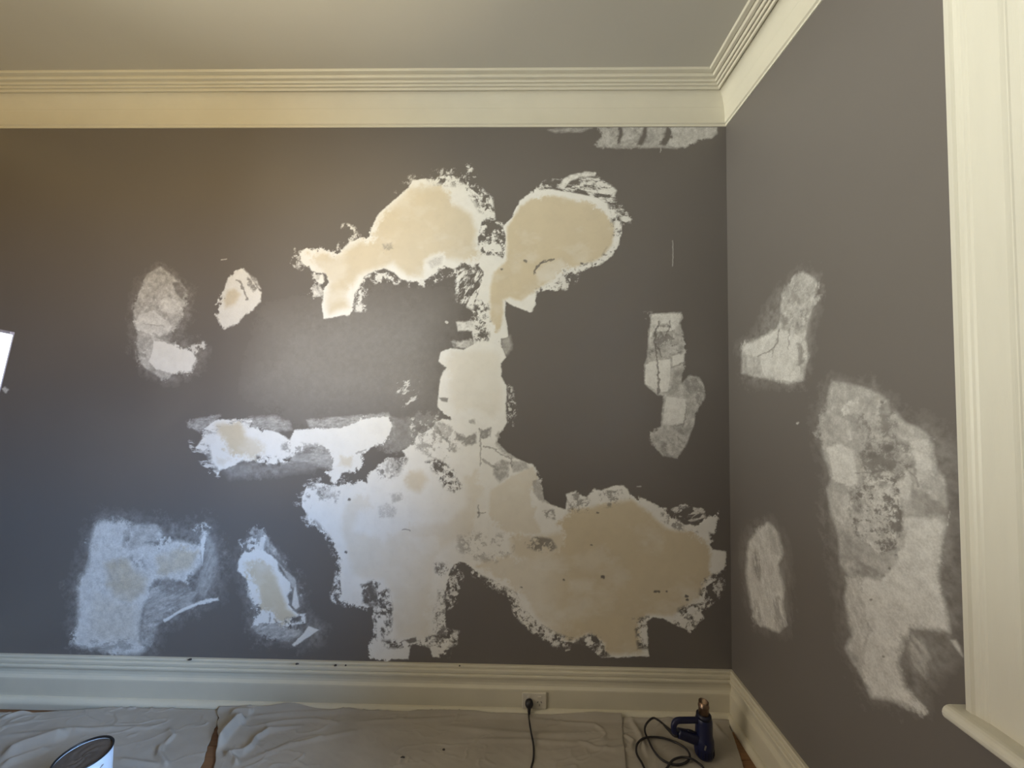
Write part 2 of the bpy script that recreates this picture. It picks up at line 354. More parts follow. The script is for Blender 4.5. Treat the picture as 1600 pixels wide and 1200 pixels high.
# ------------------------------------------------------------------ windows
def window(name, label, mp, a0, a1, z0, z1, CW):
    """mp(o, a, z): o = out from the wall into the room, a = along it; opening a0..a1, z0..z1; casing width CW"""
    org = Vector(mp(0, (a0+a1)/2, z0))
    WN = tag(empty(name, org), label, kind='structure'); inv = Matrix.Translation(-org)
    def fix(o, parent=WN):
        o.parent = parent
        if parent is WN: o.matrix_parent_inverse = inv
        return o
    def boxp(nm, o0, o1, b0, b1, c0, c1, mat, parent=WN, bm=None, done=True):
        bm = bm or bmesh.new()
        vs = [bm.verts.new(mp(*q)) for q in ((o0, b0, c0), (o1, b0, c0), (o1, b1, c0), (o0, b1, c0), (o0, b0, c1), (o1, b0, c1), (o1, b1, c1), (o0, b1, c1))]
        for q in ((0, 3, 2, 1), (4, 5, 6, 7), (0, 1, 5, 4), (1, 2, 6, 5), (2, 3, 7, 6), (3, 0, 4, 7)): bm.faces.new([vs[i] for i in q])
        return fix(obj(nm, bm, mat), parent) if done else bm
    ca = [(0.0, 0.0), (0.022, 0.0), (0.026, 0.003), (0.027, 0.014), (0.022, 0.018), (0.0215, 0.026), (0.019, 0.030), (0.019, 0.036), (0.0165, 0.040), (0.0165, CW-0.052), (0.018, CW-0.046), (0.020, CW-0.040), (0.020, CW-0.034), (0.030, CW-0.030), (0.033, CW-0.024), (0.033, CW-0.008), (0.029, CW), (0.0, CW)]
    n = len(ca)
    faces = [(i, (i+1) % n, n+(i+1) % n, n+i) for i in range(n)] + [tuple(range(n)), tuple(range(2*n-1, n-1, -1))]
    for kd in (1, -1, 0):
        v = []
        for e_ in (0, 1):
            for o, w in ca:
                if kd == 1: q = (o, a1+CW-w, z0 if e_ == 0 else z1+CW-w)
                elif kd == -1: q = (o, a0-CW+w, z0 if e_ == 0 else z1+CW-w)
                else: q = (o, (a1+CW-w) if e_ == 0 else (a0-CW+w), z1+CW-w)
                v.append(mp(*q))
        fix(pyobj('casing', v, faces, 'casing'))
    sec = [(0.0, 0.0), (0.046, 0.0)]
    for k in range(9):
        t = math.pi*k/8
        sec.append((0.046+0.017*math.sin(t), -0.017+0.017*math.cos(t)))
    sec += [(0.0, -0.034)]; n = len(sec)
    v = [mp(o, av, z0+z) for av in (a1+CW+SILL_HORN, a0-CW-SILL_HORN) for o, z in sec]
    fix(pyobj('window_sill', v, [(i, (i+1) % n, n+(i+1) % n, n+i) for i in range(n)] + [tuple(range(n)), tuple(range(2*n-1, n-1, -1))], 'casing'))
    boxp('jamb', -0.001, -0.125, a1-0.02, a1-0.0005, z0, z1, 'casing'); boxp('jamb', -0.001, -0.125, a0+0.0005, a0+0.02, z0, z1, 'casing')
    boxp('jamb', -0.001, -0.125, a0+0.02, a1-0.02, z1-0.02, z1-0.0005, 'casing'); boxp('sill_board', -0.001, -0.125, a0+0.02, a1-0.02, z0+0.0005, z0+0.02, 'casing')
    zm = (z0+z1)/2; st = 0.045
    for (c0, c1, xo) in ((z0+0.02, zm+0.02, 0.035), (zm-0.02, z1-0.02, 0.075)):
        ya, yb = a0+0.02, a1-0.02; f0, f1 = -xo, -xo-0.035
        bm = boxp('', f0, f1, ya, ya+st, c0, c1, None, done=False)
        for q in ((yb-st, yb, c0, c1), (ya+st, yb-st, c0, c0+st), (ya+st, yb-st, c1-st, c1)): boxp('', f0, f1, *q, None, bm=bm, done=False)
        s_ = fix(obj('sash', bm, 'casing'))
        boxp('pane', -xo-0.015, -xo-0.019, ya+st, yb-st, c0+st, c1-st, 'glass', s_)
SILL_HORN = 0.012
WLAB = {'R': 'tall cream framed window with wide moulded casing and sill', 'F': 'cream framed window behind the photographer', 'L': 'added cream framed window in the left wall, out of view'}
for k_, (w_, a0_, a1_) in enumerate(WINDOWS):
    window('window_%d' % (k_+1), WLAB[w_], MAPS[w_], a0_, a1_, WIN_Z0, WIN_Z1, 0.894-WIN_Y1 if w_ == 'R' else 0.14)

# ------------------------------------------------------------------ plaster repairs on the walls (numpy fields on a 2.5 mm grid)
def vnoise(x, y, seed):
    xi = np.floor(x); yi = np.floor(y); fx = x-xi; fy = y-yi
    fx = fx*fx*(3-2*fx); fy = fy*fy*(3-2*fy)
    def h(i, j):
        s = np.sin(i*127.1+j*311.7+seed*74.7)*43758.5453
        return s-np.floor(s)
    a = h(xi, yi); b = h(xi+1, yi); c = h(xi, yi+1); d = h(xi+1, yi+1)
    return (a+(b-a)*fx)*(1-fy)+(c+(d-c)*fx)*fy
def fbm(x, y, seed, octv=4, gain=0.55):
    t = 0; amp = 1; tot = 0
    for k in range(octv):
        t = t+amp*vnoise(x*2**k+17.3*k, y*2**k-9.1*k, seed+k*3.7); tot += amp; amp *= gain
    return t/tot
def sdf(U, V, poly):
    P = np.array(poly, float); n = len(P)
    d2 = np.full(U.shape, 1e12); ins = np.zeros(U.shape, bool)
    for i in range(n):
        ax, ay = P[i]; bx, by = P[(i+1) % n]
        ex, ey = bx-ax, by-ay; L = ex*ex+ey*ey+1e-9
        wx, wy = U-ax, V-ay
        t = np.clip((wx*ex+wy*ey)/L, 0, 1)
        d2 = np.minimum(d2, (wx-ex*t)**2+(wy-ey*t)**2)
        if ay != by:
            c = ((ay > V) != (by > V)) & (U < ex*(V-ay)/(by-ay)+ax)
            ins ^= c
    d = np.sqrt(d2); return np.where(ins, -d, d)
class Patch:
    G = 0.0025
    def __init__(s, plane, bounds, seed):
        """plane 'B' (back wall) or 'R' (right wall); bounds = pixel box that the repair fills"""
        x0, y0, x1, y1 = bounds; s.plane = plane; s.seed = seed
        cs = [(x0, y0), (x1, y0), (x1, y1), (x0, y1)]
        if plane == 'B':
            q = np.array([on_y(x, y, YB) for x, y in cs]); a0, a1 = q[:, 0].min(), min(q[:, 0].max(), XR-0.001)
        else:
            q = np.array([on_x(x, y, XR) for x, y in cs]); a0, a1 = q[:, 1].min(), min(q[:, 1].max(), YB-0.001)
        z0, z1 = max(q[:, 2].min(), 0.2105), min(q[:, 2].max(), 2.877)
        s.A, s.Z = np.meshgrid(np.arange(a0, a1, s.G), np.arange(z0, z1, s.G))
        if plane == 'B': P = np.stack([s.A, np.full(s.A.shape, YB), s.Z], -1)
        else: P = np.stack([np.full(s.A.shape, XR), s.A, s.Z], -1)
        s.U, s.V = project(P)
        s.d = np.zeros(s.A.shape); s.c = np.zeros(s.A.shape); s.ky = 0
    def _win(s, poly, pad):
        P = np.array(poly, float); x0, y0 = P.min(0)-pad; x1, y1 = P.max(0)+pad
        m = (s.U > x0) & (s.U < x1) & (s.V > y0) & (s.V < y1)
        r = np.where(m.any(1))[0]; c = np.where(m.any(0))[0]
        if len(r) == 0 or len(c) == 0: return None
        return slice(r[0], r[-1]+1), slice(c[0], c[-1]+1)
    def _mask(s, poly, soft, rag, rs=0.028):
        w = s._win(poly, soft+rag+2)
        if w is None: return None, None
        s.ky += 1
        A, Z = s.A[w], s.Z[w]; d = sdf(s.U[w], s.V[w], poly)
        if rag > 0:
            nz = 1.6*(fbm(A/rs, Z/rs, s.seed+s.ky, 5, 0.85)-0.5)*2
            lo = np.clip((fbm(A/0.11, Z/0.11, s.seed+s.ky+40, 2)-0.36)*2.6, 0, 1)
            d = d+rag*(0.5+2.6*lo*lo)*nz
        return w, np.clip(0.5-d/soft, 0, 1)
    def add(s, poly, dens=1.0, soft=2.0, rag=3.0, mottle=0.0, streak=None, ms=0.02):
        if s.plane == 'R': soft *= 1.7
        w, m = s._mask(poly, soft, rag)
        if w is None: return s
        v = m*dens
        if mottle > 0:
            A, Z = s.A[w], s.Z[w]
            if streak is not None:
                ca_, sa_ = math.cos(math.radians(streak)), math.sin(math.radians(streak))
                a, b = A*ca_+Z*sa_, -A*sa_+Z*ca_
                wp = 0.012*(fbm(A/0.03, Z/0.03, s.seed+s.ky+70, 3)-0.5); nz = 0.55*fbm(a/(ms*2.0), (b+wp)/(ms*0.5), s.seed+s.ky*1.3, 4, 0.65)+0.45*fbm(A/ms, Z/ms, s.seed+s.ky*1.3, 5, 0.7)
            else: nz = fbm(A/ms, Z/ms, s.seed+s.ky*1.3, 5, 0.65)
            v = np.clip(v*(1+mottle*(nz-0.5)*4), 0, 1)*(m > 0)
        s.d[w] = np.maximum(s.d[w], v); return s
    def sub(s, poly, amt=1.0, soft=3.0, rag=3.0, mottle=0.0, ms=0.012):
        w, m = s._mask(poly, soft, rag)
        if w is None: return s
        if mottle > 0:
            m = np.clip(m*(1+mottle*(fbm(s.A[w]/ms, s.Z[w]/ms, s.seed+s.ky, 4, 0.6)-0.5)*4), 0, 1)
        s.d[w] *= 1-amt*m; return s
    def _rough(s, A, Z, ms, sd):
        wa = ms*1.1*(fbm(A/ms, Z/ms, sd+61, 3)-0.5); wz = ms*1.1*(fbm(A/ms, Z/ms, sd+67, 3)-0.5)
        return 0.62*fbm((A+wa)/(ms*1.2), (Z+wz)/(ms*1.2), sd, 5, 0.78)+0.38*fbm(A/(ms*3.2), Z/(ms*3.2), sd+5, 2)
    def holes(s, poly, frac=0.5, ms=0.016, soft=6.0, amt=1.0, sharp=10, ang=None, st=2.5):
        """knock noise-shaped holes through the coat inside poly (frac = how much is lost)"""
        w, m = s._mask(poly, soft, 1.5)
        if w is None: return s
        A, Z = s.A[w], s.Z[w]
        if ang is not None:
            ca_, sa_ = math.cos(math.radians(ang)), math.sin(math.radians(ang))
            A, Z = (A*ca_+Z*sa_)/st, -A*sa_+Z*ca_
        nz = s._rough(A, Z, ms, s.seed+s.ky*2.1)
        thr = np.quantile(nz, frac) if nz.size else 0.5
        h = np.clip((thr-nz)*sharp+0.5, 0, 1)
        s.d[w] *= 1-amt*m*h; return s
    def specks(s, poly, frac=0.3, dens=0.9, ms=0.014, soft=8.0, sharp=12, ang=None, st=2.5):
        """scattered crumbs of plaster inside poly"""
        w, m = s._mask(poly, soft, 1.5)
        if w is None: return s
        A, Z = s.A[w], s.Z[w]
        if ang is not None:
            ca_, sa_ = math.cos(math.radians(ang)), math.sin(math.radians(ang))
            A, Z = (A*ca_+Z*sa_)/st, -A*sa_+Z*ca_
        nz = s._rough(A, Z, ms, s.seed+s.ky*2.1+5)
        thr = np.quantile(nz, 1-frac)
        s.d[w] = np.maximum(s.d[w], dens*np.clip(m*2, 0, 1)*np.clip((nz-thr)*sharp+0.3, 0, 1)*(m > 0.02)); return s
    def line(s, pts, wd=2.0, amt=1.0, add=False, wob=1.2):
        w = s._win(pts, wd+4)
        if w is None: return s
        s.ky += 1
        U = s.U[w]+wob*2*(fbm(s.A[w]/0.012, s.Z[w]/0.012, s.seed+s.ky, 3)-0.5)*2; V = s.V[w]+wob*2*(fbm(s.A[w]/0.012, s.Z[w]/0.012, s.seed+s.ky+9, 3)-0.5)*2
        dd = np.full(U.shape, 1e9)
        for (ax, ay), (bx, by) in zip(pts, pts[1:]):
            ex, ey = bx-ax, by-ay; L = ex*ex+ey*ey+1e-9
            t = np.clip(((U-ax)*ex+(V-ay)*ey)/L, 0, 1); dd = np.minimum(dd, np.hypot(U-ax-ex*t, V-ay-ey*t))
        wv = wd*(0.6+0.8*fbm(s.A[w]/0.02, s.Z[w]/0.02, s.seed+s.ky+4, 2))
        m = np.clip(0.5-(dd-wv/2)/1.2, 0, 1)
        if add: s.d[w] = np.maximum(s.d[w], amt*m)
        else: s.d[w] *= 1-amt*m
        return s
    def dot(s, x, y, r=2.0, amt=1.0, add=False):
        return s.line([(x-r*0.4, y), (x+r*0.4, y+0.3*r)], r*1.6, amt, add, 0.8)
    def cream(s, poly, amt=1.0, soft=9.0, rag=4.0):
        w, m = s._mask(poly, soft, rag, 0.05)
        if w is None: return s
        m = m*m*(3-2*m)
        s.c[w] = np.maximum(s.c[w], amt*m); return s
    def white(s, poly, amt=1.0, soft=6.0, rag=4.0):
        w, m = s._mask(poly, soft, rag, 0.03)
        if w is None: return s
        s.c[w] *= 1-amt*m; return s
    def build(s, label, name='plaster_patch'):
        d = np.clip(s.d, 0, 1)
        # a little tooth in the coat, never on bare paint
        d = np.where(d > 0.02, np.clip(d*(1+0.10*(fbm(s.A/0.02, s.Z/0.02, s.seed+50, 3)-0.5)), 0, 1), 0)
        s.c = np.clip(s.c*(1-0.34*np.clip((fbm(s.A/0.16, s.Z/0.10, s.seed+77, 5, 0.6)-0.53)*4, 0, 1)), 0, 1)
        k = d > 0.02
        cell = k[:-1, :-1] | k[1:, :-1] | k[:-1, 1:] | k[1:, 1:]
        used = np.zeros(d.shape, bool)
        used[:-1, :-1] |= cell; used[1:, :-1] |= cell; used[:-1, 1:] |= cell; used[1:, 1:] |= cell
        idx = -np.ones(d.shape, np.int64); nv = int(used.sum()); idx[used] = np.arange(nv)
        h = 0.0003+0.0011*d+0.0006*s.c*d+0.0004*(fbm(s.A/0.035, s.Z/0.035, s.seed+31, 3)-0.5)*d
        if s.plane == 'B': P = np.stack([s.A, YB-h, s.Z], -1)[used]
        else: P = np.stack([XR-h, s.A, s.Z], -1)[used]
        i, j = np.where(cell)
        q = np.stack([idx[i, j], idx[i, j+1], idx[i+1, j+1], idx[i+1, j]], 1)
        if s.plane == 'R': q = q[:, ::-1]
        me = bpy.data.meshes.new(name); nf = len(q)
        me.vertices.add(nv); me.vertices.foreach_set('co', P.astype(np.float32).ravel())
        me.loops.add(nf*4); me.loops.foreach_set('vertex_index', q.astype(np.int32).ravel())
        me.polygons.add(nf); me.polygons.foreach_set('loop_start', np.arange(0, nf*4, 4, dtype=np.int32))
        me.polygons.foreach_set('use_smooth', np.ones(nf, bool))
        for nm, ar in (('dens', d), ('cream', s.c)):
            at = me.attributes.new(nm, 'FLOAT', 'POINT'); at.data.foreach_set('value', ar[used].astype(np.float32))
        me.update(calc_edges=True); me.validate()
        o = finish(name, me, 'plaster', WALL_B if s.plane == 'B' else WALL_R)
        o['label'] = label
        return o

# --- the sprawling central repair
p = Patch('B', (385, 255, 1140, 1036), 11)
p.add([(430,500),(560,470),(690,480),(690,650),(610,650),(480,640),(400,600)], .12, 90, 8, .15)  # faint pale haze: bright sheen of the wall put into the coat colour
# upper left lobe
p.add([(466,394),(480,389),(498,388),(512,391),(528,398),(546,378),(560,375),(574,370),(580,362),(584,348),(593,332),(610,318),(628,302),(640,291),(644,282),(662,279),(680,281),(692,273),(708,275),(720,281),(732,292),(745,302),(752,315),(757,330),(756,345),(750,358),(747,370),(748,385),(754,400),(756,412),(740,416),(724,410),(710,420),(694,416),(680,428),(662,438),(640,440),(626,436),(616,426),(600,420),(580,426),(570,432),(562,446),(556,460),(552,478),(548,492),(527,495),(506,498),(503,481),(508,450),(514,442),(510,428),(488,424),(480,416),(472,410)], 1, 2, 2.2)
p.add([(488,428),(504,428),(508,440),(500,446),(506,462),(490,464),(487,450),(496,444)], .8, 3, 4, .5)
p.specks([(452,390),(468,390),(476,412),(470,420),(456,412)], .45, .7)
p.specks([(536,352),(548,352),(560,368),(545,380),(530,396),(528,386)], .3, .8)
p.specks([(556,440),(578,430),(575,450),(570,485),(556,485)], .4, .9)
p.specks([(574,424),(600,418),(622,430),(626,442),(585,442)], .35, .9)
p.holes([(640,268),(700,268),(735,285),(762,308),(764,335),(750,330),(735,305),(715,290),(680,288)], .32, .014, 8)
p.specks([(718,272),(735,282),(768,310),(772,345),(758,345),(748,306),(728,290)], .5, .95)
p.specks([(690,262),(728,250),(745,275),(715,285)], .12, .9)
p.specks([(618,300),(640,276),(690,264),(700,275),(645,284),(628,300)], .25, .6)
p.specks([(640,432),(700,415),(740,412),(742,425),(700,430),(665,446),(640,446)], .35, .9)
p.sub([(598,382),(612,380),(613,388),(600,390)], .45, 4, 2, .5)
p.sub([(668,410),(680,402),(692,400),(690,412),(675,420)], .3, 5, 2, .6)
# bridge of crumbs between the lobes
p.specks([(744,345),(790,350),(791,370),(788,404),(750,404),(744,376)], .50, 1, .016)
p.add([(752,398),(780,400),(786,404),(790,470),(788,500),(745,500),(742,475),(752,440),(756,425),(748,415)], 1, 2, 2)
# upper right lobe with its stem and the squarish repair under it
p.add([(786,354),(800,340),(804,328),(814,312),(826,302),(838,297),(854,295),(870,298),(890,300),(910,304),(930,308),(950,318),(964,330),(970,346),(972,364),(968,380),(958,398),(944,410),(922,420),(900,426),(882,424),(878,442),(870,454),(854,452),(838,458),(838,474),(830,488),(818,484),(802,478),(790,470),(789,492),(793,510),(794,526),(784,530),(784,544),(791,558),(783,568),(784,582),(782,588),(792,604),(792,612),(790,630),(792,660),(784,674),(770,684),(712,684),(710,660),(698,650),(684,636),(685,616),(688,592),(696,574),(686,564),(688,550),(704,544),(724,546),(740,538),(740,532),(738,520),(740,502),(738,486),(744,470),(750,450),(756,430),(760,405),(786,404),(790,386),(790,368)], 1, 2, 1.8)
p.holes([(736,466),(762,470),(768,500),(764,532),(740,534),(736,500)], .38, .012, 6)
p.specks([(712,424),(752,418),(752,450),(738,482),(716,470)], .42, 1, .013, 8, 12, 55)
p.add([(713,503),(742,502),(742,518),(730,516),(716,517)], .85, 3, 2.5, .4)
p.add([(706,534),(740,530),(740,544),(712,544)], .55, 4, 3, .5)
p.add([(784,528),(797,524),(800,545),(790,556),(784,545)], .35, 6, 2, .3)
p.specks([(790,600),(798,605),(806,640),(800,668),(790,664)], .25, .7)
p.specks([(838,299),(850,284),(875,280),(900,280),(935,278),(952,288),(962,298),(958,306),(972,325),(985,342),(975,350),(950,318),(925,308),(895,302),(870,298)], .5, .9, .012, 6, 12, -8, 3)
p.add([(872,294),(880,280),(890,274),(916,268),(936,270),(930,275),(905,277),(890,284),(880,296)], .85, 2.5, 1.5, .3)
p.holes([(950,318),(966,330),(973,350),(974,372),(960,402),(930,420),(880,430),(868,458),(838,462),(838,452),(870,440),(895,420),(940,402),(958,370),(955,340)], .22, .010, 6)
p.specks([(880,420),(905,424),(898,440),(884,452),(872,448)], .4, .9)
p.line([(834,428),(840,416),(850,409),(866,405)], 2.6, .85); p.line([(844,411),(852,406)], 2, .7)
p.dot(821, 407, 3, .8); p.dot(784, 420, 2, .9); p.dot(909, 411, 2.2, .9)
p.sub([(686,621),(700,622),(699,628),(690,627)], .8, 2, 1.5); p.sub([(732,657),(741,655),(744,668),(735,668)], .55, 3, 2, .4)
# loose crumbs and thin smears left of the square repair
p.specks([(622,598),(652,594),(656,640),(650,668),(616,650)], .16, .75, .014, 6, 12, 40)
p.add([(612,654),(650,648),(684,640),(690,660),(670,680),(648,700),(620,708),(600,700),(608,680)], .20, 10, 4, .35)
p.specks([(640,655),(684,650),(684,680),(645,690)], .2, .8)
# the broad lower mass
p.add([(472,776),(480,760),(496,754),(520,760),(540,756),(572,752),(576,742),(588,730),(604,716),(636,714),(628,704),(646,694),(654,676),(660,678),(674,668),(690,655),(712,655),(786,672),(778,690),(790,705),(808,716),(824,724),(834,726),(840,738),(844,752),(850,780),(860,788),(876,794),(884,796),(886,780),(884,772),(900,768),(916,776),(928,764),(940,766),(954,760),(974,758),(980,764),(984,774),(1000,778),(1020,786),(1038,794),(1050,806),(1070,820),(1090,820),(1104,808),(1121,803),(1118,832),(1114,846),(1108,850),(1114,858),(1134,862),(1134,884),(1130,900),(1116,908),(1104,916),(1101,932),(1102,948),(1096,956),(1100,966),(1077,986),(1052,975),(1036,966),(1020,964),(1011,971),(1014,1025),(939,1027),(926,1013),(894,1004),(867,1000),(831,975),(809,950),(800,932),(773,919),(750,901),(723,878),(710,881),(701,896),(700,908),(694,928),(696,948),(696,972),(700,996),(706,1006),(704,1028),(676,1026),(672,1012),(642,1006),(638,1030),(580,1030),(574,1020),(580,1000),(584,980),(582,948),(564,948),(528,938),(534,928),(532,908),(530,888),(528,868),(522,850),(510,834),(494,824),(482,818),(480,806),(472,792)], 1, 2, 2.8)
# smudges and broken zones in it
p.sub([(712,676),(728,682),(744,676),(744,692),(728,697),(716,688)], .75, 4, 2.5, .4)
p.sub([(750,672),(768,668),(766,682),(752,686)], .75, 3, 2.5, .4)
p.sub([(778,676),(800,686),(812,714),(800,716),(784,706),(774,692)], .55, 5, 3, .5)
p.line([(751,676),(751,728)], 2.0, .6); p.line([(756,698),(770,700),(784,710),(798,716),(800,730)], 2.2, .6)
p.sub([(772,728),(784,718),(796,722),(794,744),(780,752),(772,742)], .6, 5, 3, .4)
p.sub([(798,720),(824,722),(826,732),(812,736),(802,738)], .5, 4, 2, .3)
p.line([(754,718),(766,726),(778,734)], 4, .5)
p.sub([(832,752),(842,748),(852,776),(856,786),(842,782),(834,770)], .5, 3, 2, .3)
p.sub([(684,660),(702,662),(708,672),(698,690),(690,682),(682,676)], .45, 3, 2, .8)
p.holes([(650,668),(690,660),(720,690),(712,720),(670,715),(650,700)], .32, .014, 8, .6)
p.holes([(664,722),(682,716),(704,728),(714,748),(724,762),(712,770),(694,764),(682,742)], .50, .012, 5)
p.sub([(600,722),(616,714),(630,720),(626,742),(608,746),(602,736)], .5, 6, 3, .9)
p.holes([(588,730),(612,712),(640,708),(634,726),(610,746),(592,748)], .35, .014, 6, .8)
p.holes([(470,752),(500,752),(530,768),(526,786),(500,780),(480,800),(500,820),(520,842),(534,880),(528,900),(508,834),(480,816),(468,790)], .36, .016, 5, .7)
p.specks([(462,770),(478,752),(500,748),(484,775),(484,800),(500,822),(480,822),(464,795)], .3, .7, .012, 6, 10, 0, 2)
p.specks([(505,830),(526,848),(534,900),(540,945),(520,935),(526,890),(515,850)], .25, .85, .012)
p.sub([(494,760),(516,764),(524,778),(505,780)], .45, 4, 2.5, .6)
p.sub([(610,772),(628,770),(630,780),(614,786)], .40, 4, 3, .8); p.sub([(592,792),(604,786),(620,796),(616,808),(594,808)], .3, 5, 3, .8)
p.holes([(716,838),(750,832),(800,836),(804,862),(770,880),(730,870),(714,858)], .34, .014, 8, .50)
p.holes([(820,842),(840,838),(862,842),(870,856),(856,864),(834,860),(820,852)], .5, .014, 4, .75)
p.holes([(848,798),(866,796),(866,812),(850,808)], .5, .012, 4, .7)
p.line([(629,828),(634,827),(641,829)], 2, .8); p.line([(747,790),(748,808)], 2.2, .6); p.line([(748,801),(758,801)], 2, .6)
p.holes([(884,770),(930,764),(978,760),(984,778),(960,790),(925,800),(890,800)], .20, .013, 6, .7)
p.sub([(1054,802),(1070,800),(1086,808),(1094,802),(1096,812),(1086,820),(1070,818),(1058,812)], .95, 2, 2, .5)
p.specks([(1050,796),(1070,788),(1098,796),(1104,812),(1080,815),(1060,806)], .4, .8, .012, 4, 12, 20)
p.holes([(1032,800),(1052,806),(1074,824),(1090,824),(1090,832),(1060,828),(1036,816)], .35, .012, 5, .7)
p.holes([(1108,832),(1124,836),(1128,858),(1110,858)], .5, .010, 4)
p.holes([(1098,900),(1134,890),(1130,920),(1104,934),(1100,975),(1078,990),(1050,980),(1060,950),(1090,940)], .40, .012, 6)
p.line([(1066,958),(1080,945),(1096,944)], 2.2, .7)
p.specks([(1100,905),(1130,905),(1130,925),(1108,945),(1100,955)], .35, .8)
p.holes([(564,914),(584,906),(594,914),(608,920),(614,950),(612,985),(600,1000),(580,1000),(578,950),(566,948)], .52, .016, 5)
p.sub([(570,922),(580,912),(588,918),(590,945),(582,952),(572,944)], .85, 3, 3, .4)
p.specks([(516,925),(530,920),(566,945),(562,952),(520,940)], .3, .9)
p.holes([(596,1000),(636,1000),(660,998),(706,990),(716,1000),(706,1030),(642,1030),(640,1012),(600,1012)], .46, .014, 5)
p.sub([(632,1000),(650,996),(652,1002),(640,1006)], .9, 2, 1)
p.holes([(678,880),(702,880),(702,915),(698,1000),(680,1000),(676,960),(686,930)], .28, .014, 6, .9)
p.specks([(698,878),(716,876),(722,900),(712,945),(700,950)], .35, .9)
p.specks([(696,985),(716,988),(712,1006),(700,1010)], .4, .9)
p.holes([(748,896),(780,912),(806,926),(816,950),(840,972),(872,990),(900,998),(892,1008),(862,1004),(826,980),(800,950),(794,934),(750,908)], .42, .012, 5)
p.specks([(740,898),(770,918),(796,934),(800,955),(830,985),(865,1008),(888,1008),(830,965),(800,920)], .4, .95, .012)
p.sub([(894,1006),(908,996),(922,989),(926,992),(912,1002),(920,1014),(905,1012)], .9, 2, 1.5)
p.holes([(900,1000),(925,988),(946,1002),(952,1024),(930,1030),(915,1015)], .5, .014, 5)
p.holes([(988,966),(1016,962),(1016,1014),(996,1014),(994,990)], .38, .013, 5)
for x, y, r in ((924,851,1.8),(942,901,3),(1024,924,2),(1029,924,2.4),(1041,923,1.5),(881,906,1.5),(815,917,1.5),(1073,931,3.2),(1074,937,2),(546,780,2),(541,863,2),(934,801,2)): p.dot(x, y, r, .95)
# the beige second coat
p.cream([(590,345),(612,322),(642,295),(662,293),(680,288),(700,300),(712,320),(735,335),(745,360),(740,380),(752,395),(735,408),(700,405),(690,400),(665,412),(660,432),(635,430),(615,412),(585,420),(560,430),(540,460),(545,480),(515,490),(510,470),(516,440),(505,425),(490,410),(485,398),(505,396),(525,402),(550,385),(580,372)], .85, 14)
p.white([(662,408),(672,398),(694,394),(698,408),(680,424),(664,430)], .8)
p.cream([(792,354),(806,335),(815,322),(830,312),(850,306),(880,308),(905,314),(930,323),(948,335),(958,350),(961,366),(955,384),(944,398),(925,410),(900,416),(880,420),(862,440),(845,446),(832,458),(815,470),(795,466),(786,470),(786,500),(776,522),(766,490),(766,450),(772,425),(792,408)], 1, 7, 3)
p.white([(836,425),(850,412),(876,404),(884,416),(862,440),(840,444)], .35)
p.cream([(704,552),(740,548),(772,548),(782,560),(780,590),(786,610),(784,640),(770,652),(740,640),(715,645),(705,630),(703,600),(700,575)], .26, 16)
p.cream([(545,785),(575,772),(580,792),(562,800),(550,830),(600,842),(640,822),(700,817),(728,790),(728,748),(742,738),(752,770),(748,800),(740,835),(720,842),(700,850),(680,868),(678,900),(672,960),(668,1000),(620,998),(614,960),(616,930),(598,905),(570,905),(552,895),(544,860),(534,830),(536,805)], .34, 14)
p.cream([(640,735),(660,735),(668,750),(656,768),(638,764),(632,750)], .7, 14)
p.cream([(766,766),(800,745),(832,730),(836,745),(829,770),(832,800),(848,834),(800,834),(775,818),(763,800)], .45, 7)
p.white([(744,780),(764,776),(762,830),(742,832)], .8)
p.cream([(872,818),(900,796),(950,786),(985,780),(1010,798),(1040,825),(1075,834),(1105,845),(1110,870),(1108,895),(1100,908),(1094,930),(1080,942),(1050,962),(1010,960),(996,972),(1004,1020),(946,1022),(945,1005),(920,990),(890,1000),(860,984),(838,962),(822,940),(815,925),(790,908),(770,893),(742,886),(760,876),(800,868),(850,870),(880,850)], 1, 10)
p.white([(735,860),(830,850),(868,880),(872,1010),(840,990),(790,930),(730,895)], .5, 50, 8)
p.cream([(800,840),(850,836),(880,830),(890,860),(840,880),(800,868)], .7, 14)
p.white([(640,840),(680,838),(690,862),(660,868)], .5); p.white([(896,870),(940,855),(955,875),(925,895),(900,885)], .25, 14); p.white([(888,905),(930,905),(925,925),(890,922)], .35, 10)
p.build('sprawling white and beige plaster repair branching from upper wall down to the skirting')

# --- long repair left of the centre
p = Patch('B', (275, 630, 630, 765), 23)
p.add([(307,700),(317,682),(315,672),(337,657),(362,656),(395,654),(390,667),(420,672),(435,675),(452,687),(460,672),(492,669),(530,669),(542,665),(567,654),(602,649),(614,662),(607,687),(587,695),(570,707),(567,722),(557,735),(535,738),(530,748),(522,757),(515,750),(510,740),(520,732),(520,715),(515,707),(505,697),(480,700),(465,708),(452,722),(430,725),(415,725),(397,720),(377,720),(365,728),(345,735),(340,742),(330,728),(322,712)], 1, 2.4, 3.8)
p.add([(292,660),(312,652),(345,650),(330,662),(312,676),(296,668)], .34, 4, 3, .9, 5, .012)
p.add([(390,652),(430,650),(452,660),(456,672),(425,674),(392,668)], .33, 6, 3, .7, 8, .012)
p.add([(478,656),(520,652),(570,648),(606,645),(612,652),(560,660),(530,672),(485,668)], .36, 5, 3, .7, 8, .012)
p.add([(440,690),(500,690),(522,705),(520,734),(495,728),(470,722),(440,728)], .38, 8, 4, .6, 3)
p.add([(335,720),(400,718),(460,722),(500,712),(490,735),(420,742),(360,748)], .18, 14, 4, .5)
p.add([(604,648),(622,652),(622,690),(600,702),(590,696),(612,680)], .22, 8, 3, .6)
p.holes([(440,690),(500,694),(512,706),(470,712),(440,704)], .45, .014, 5, .6)
p.specks([(520,736),(570,728),(575,750),(530,756)], .12, .6)
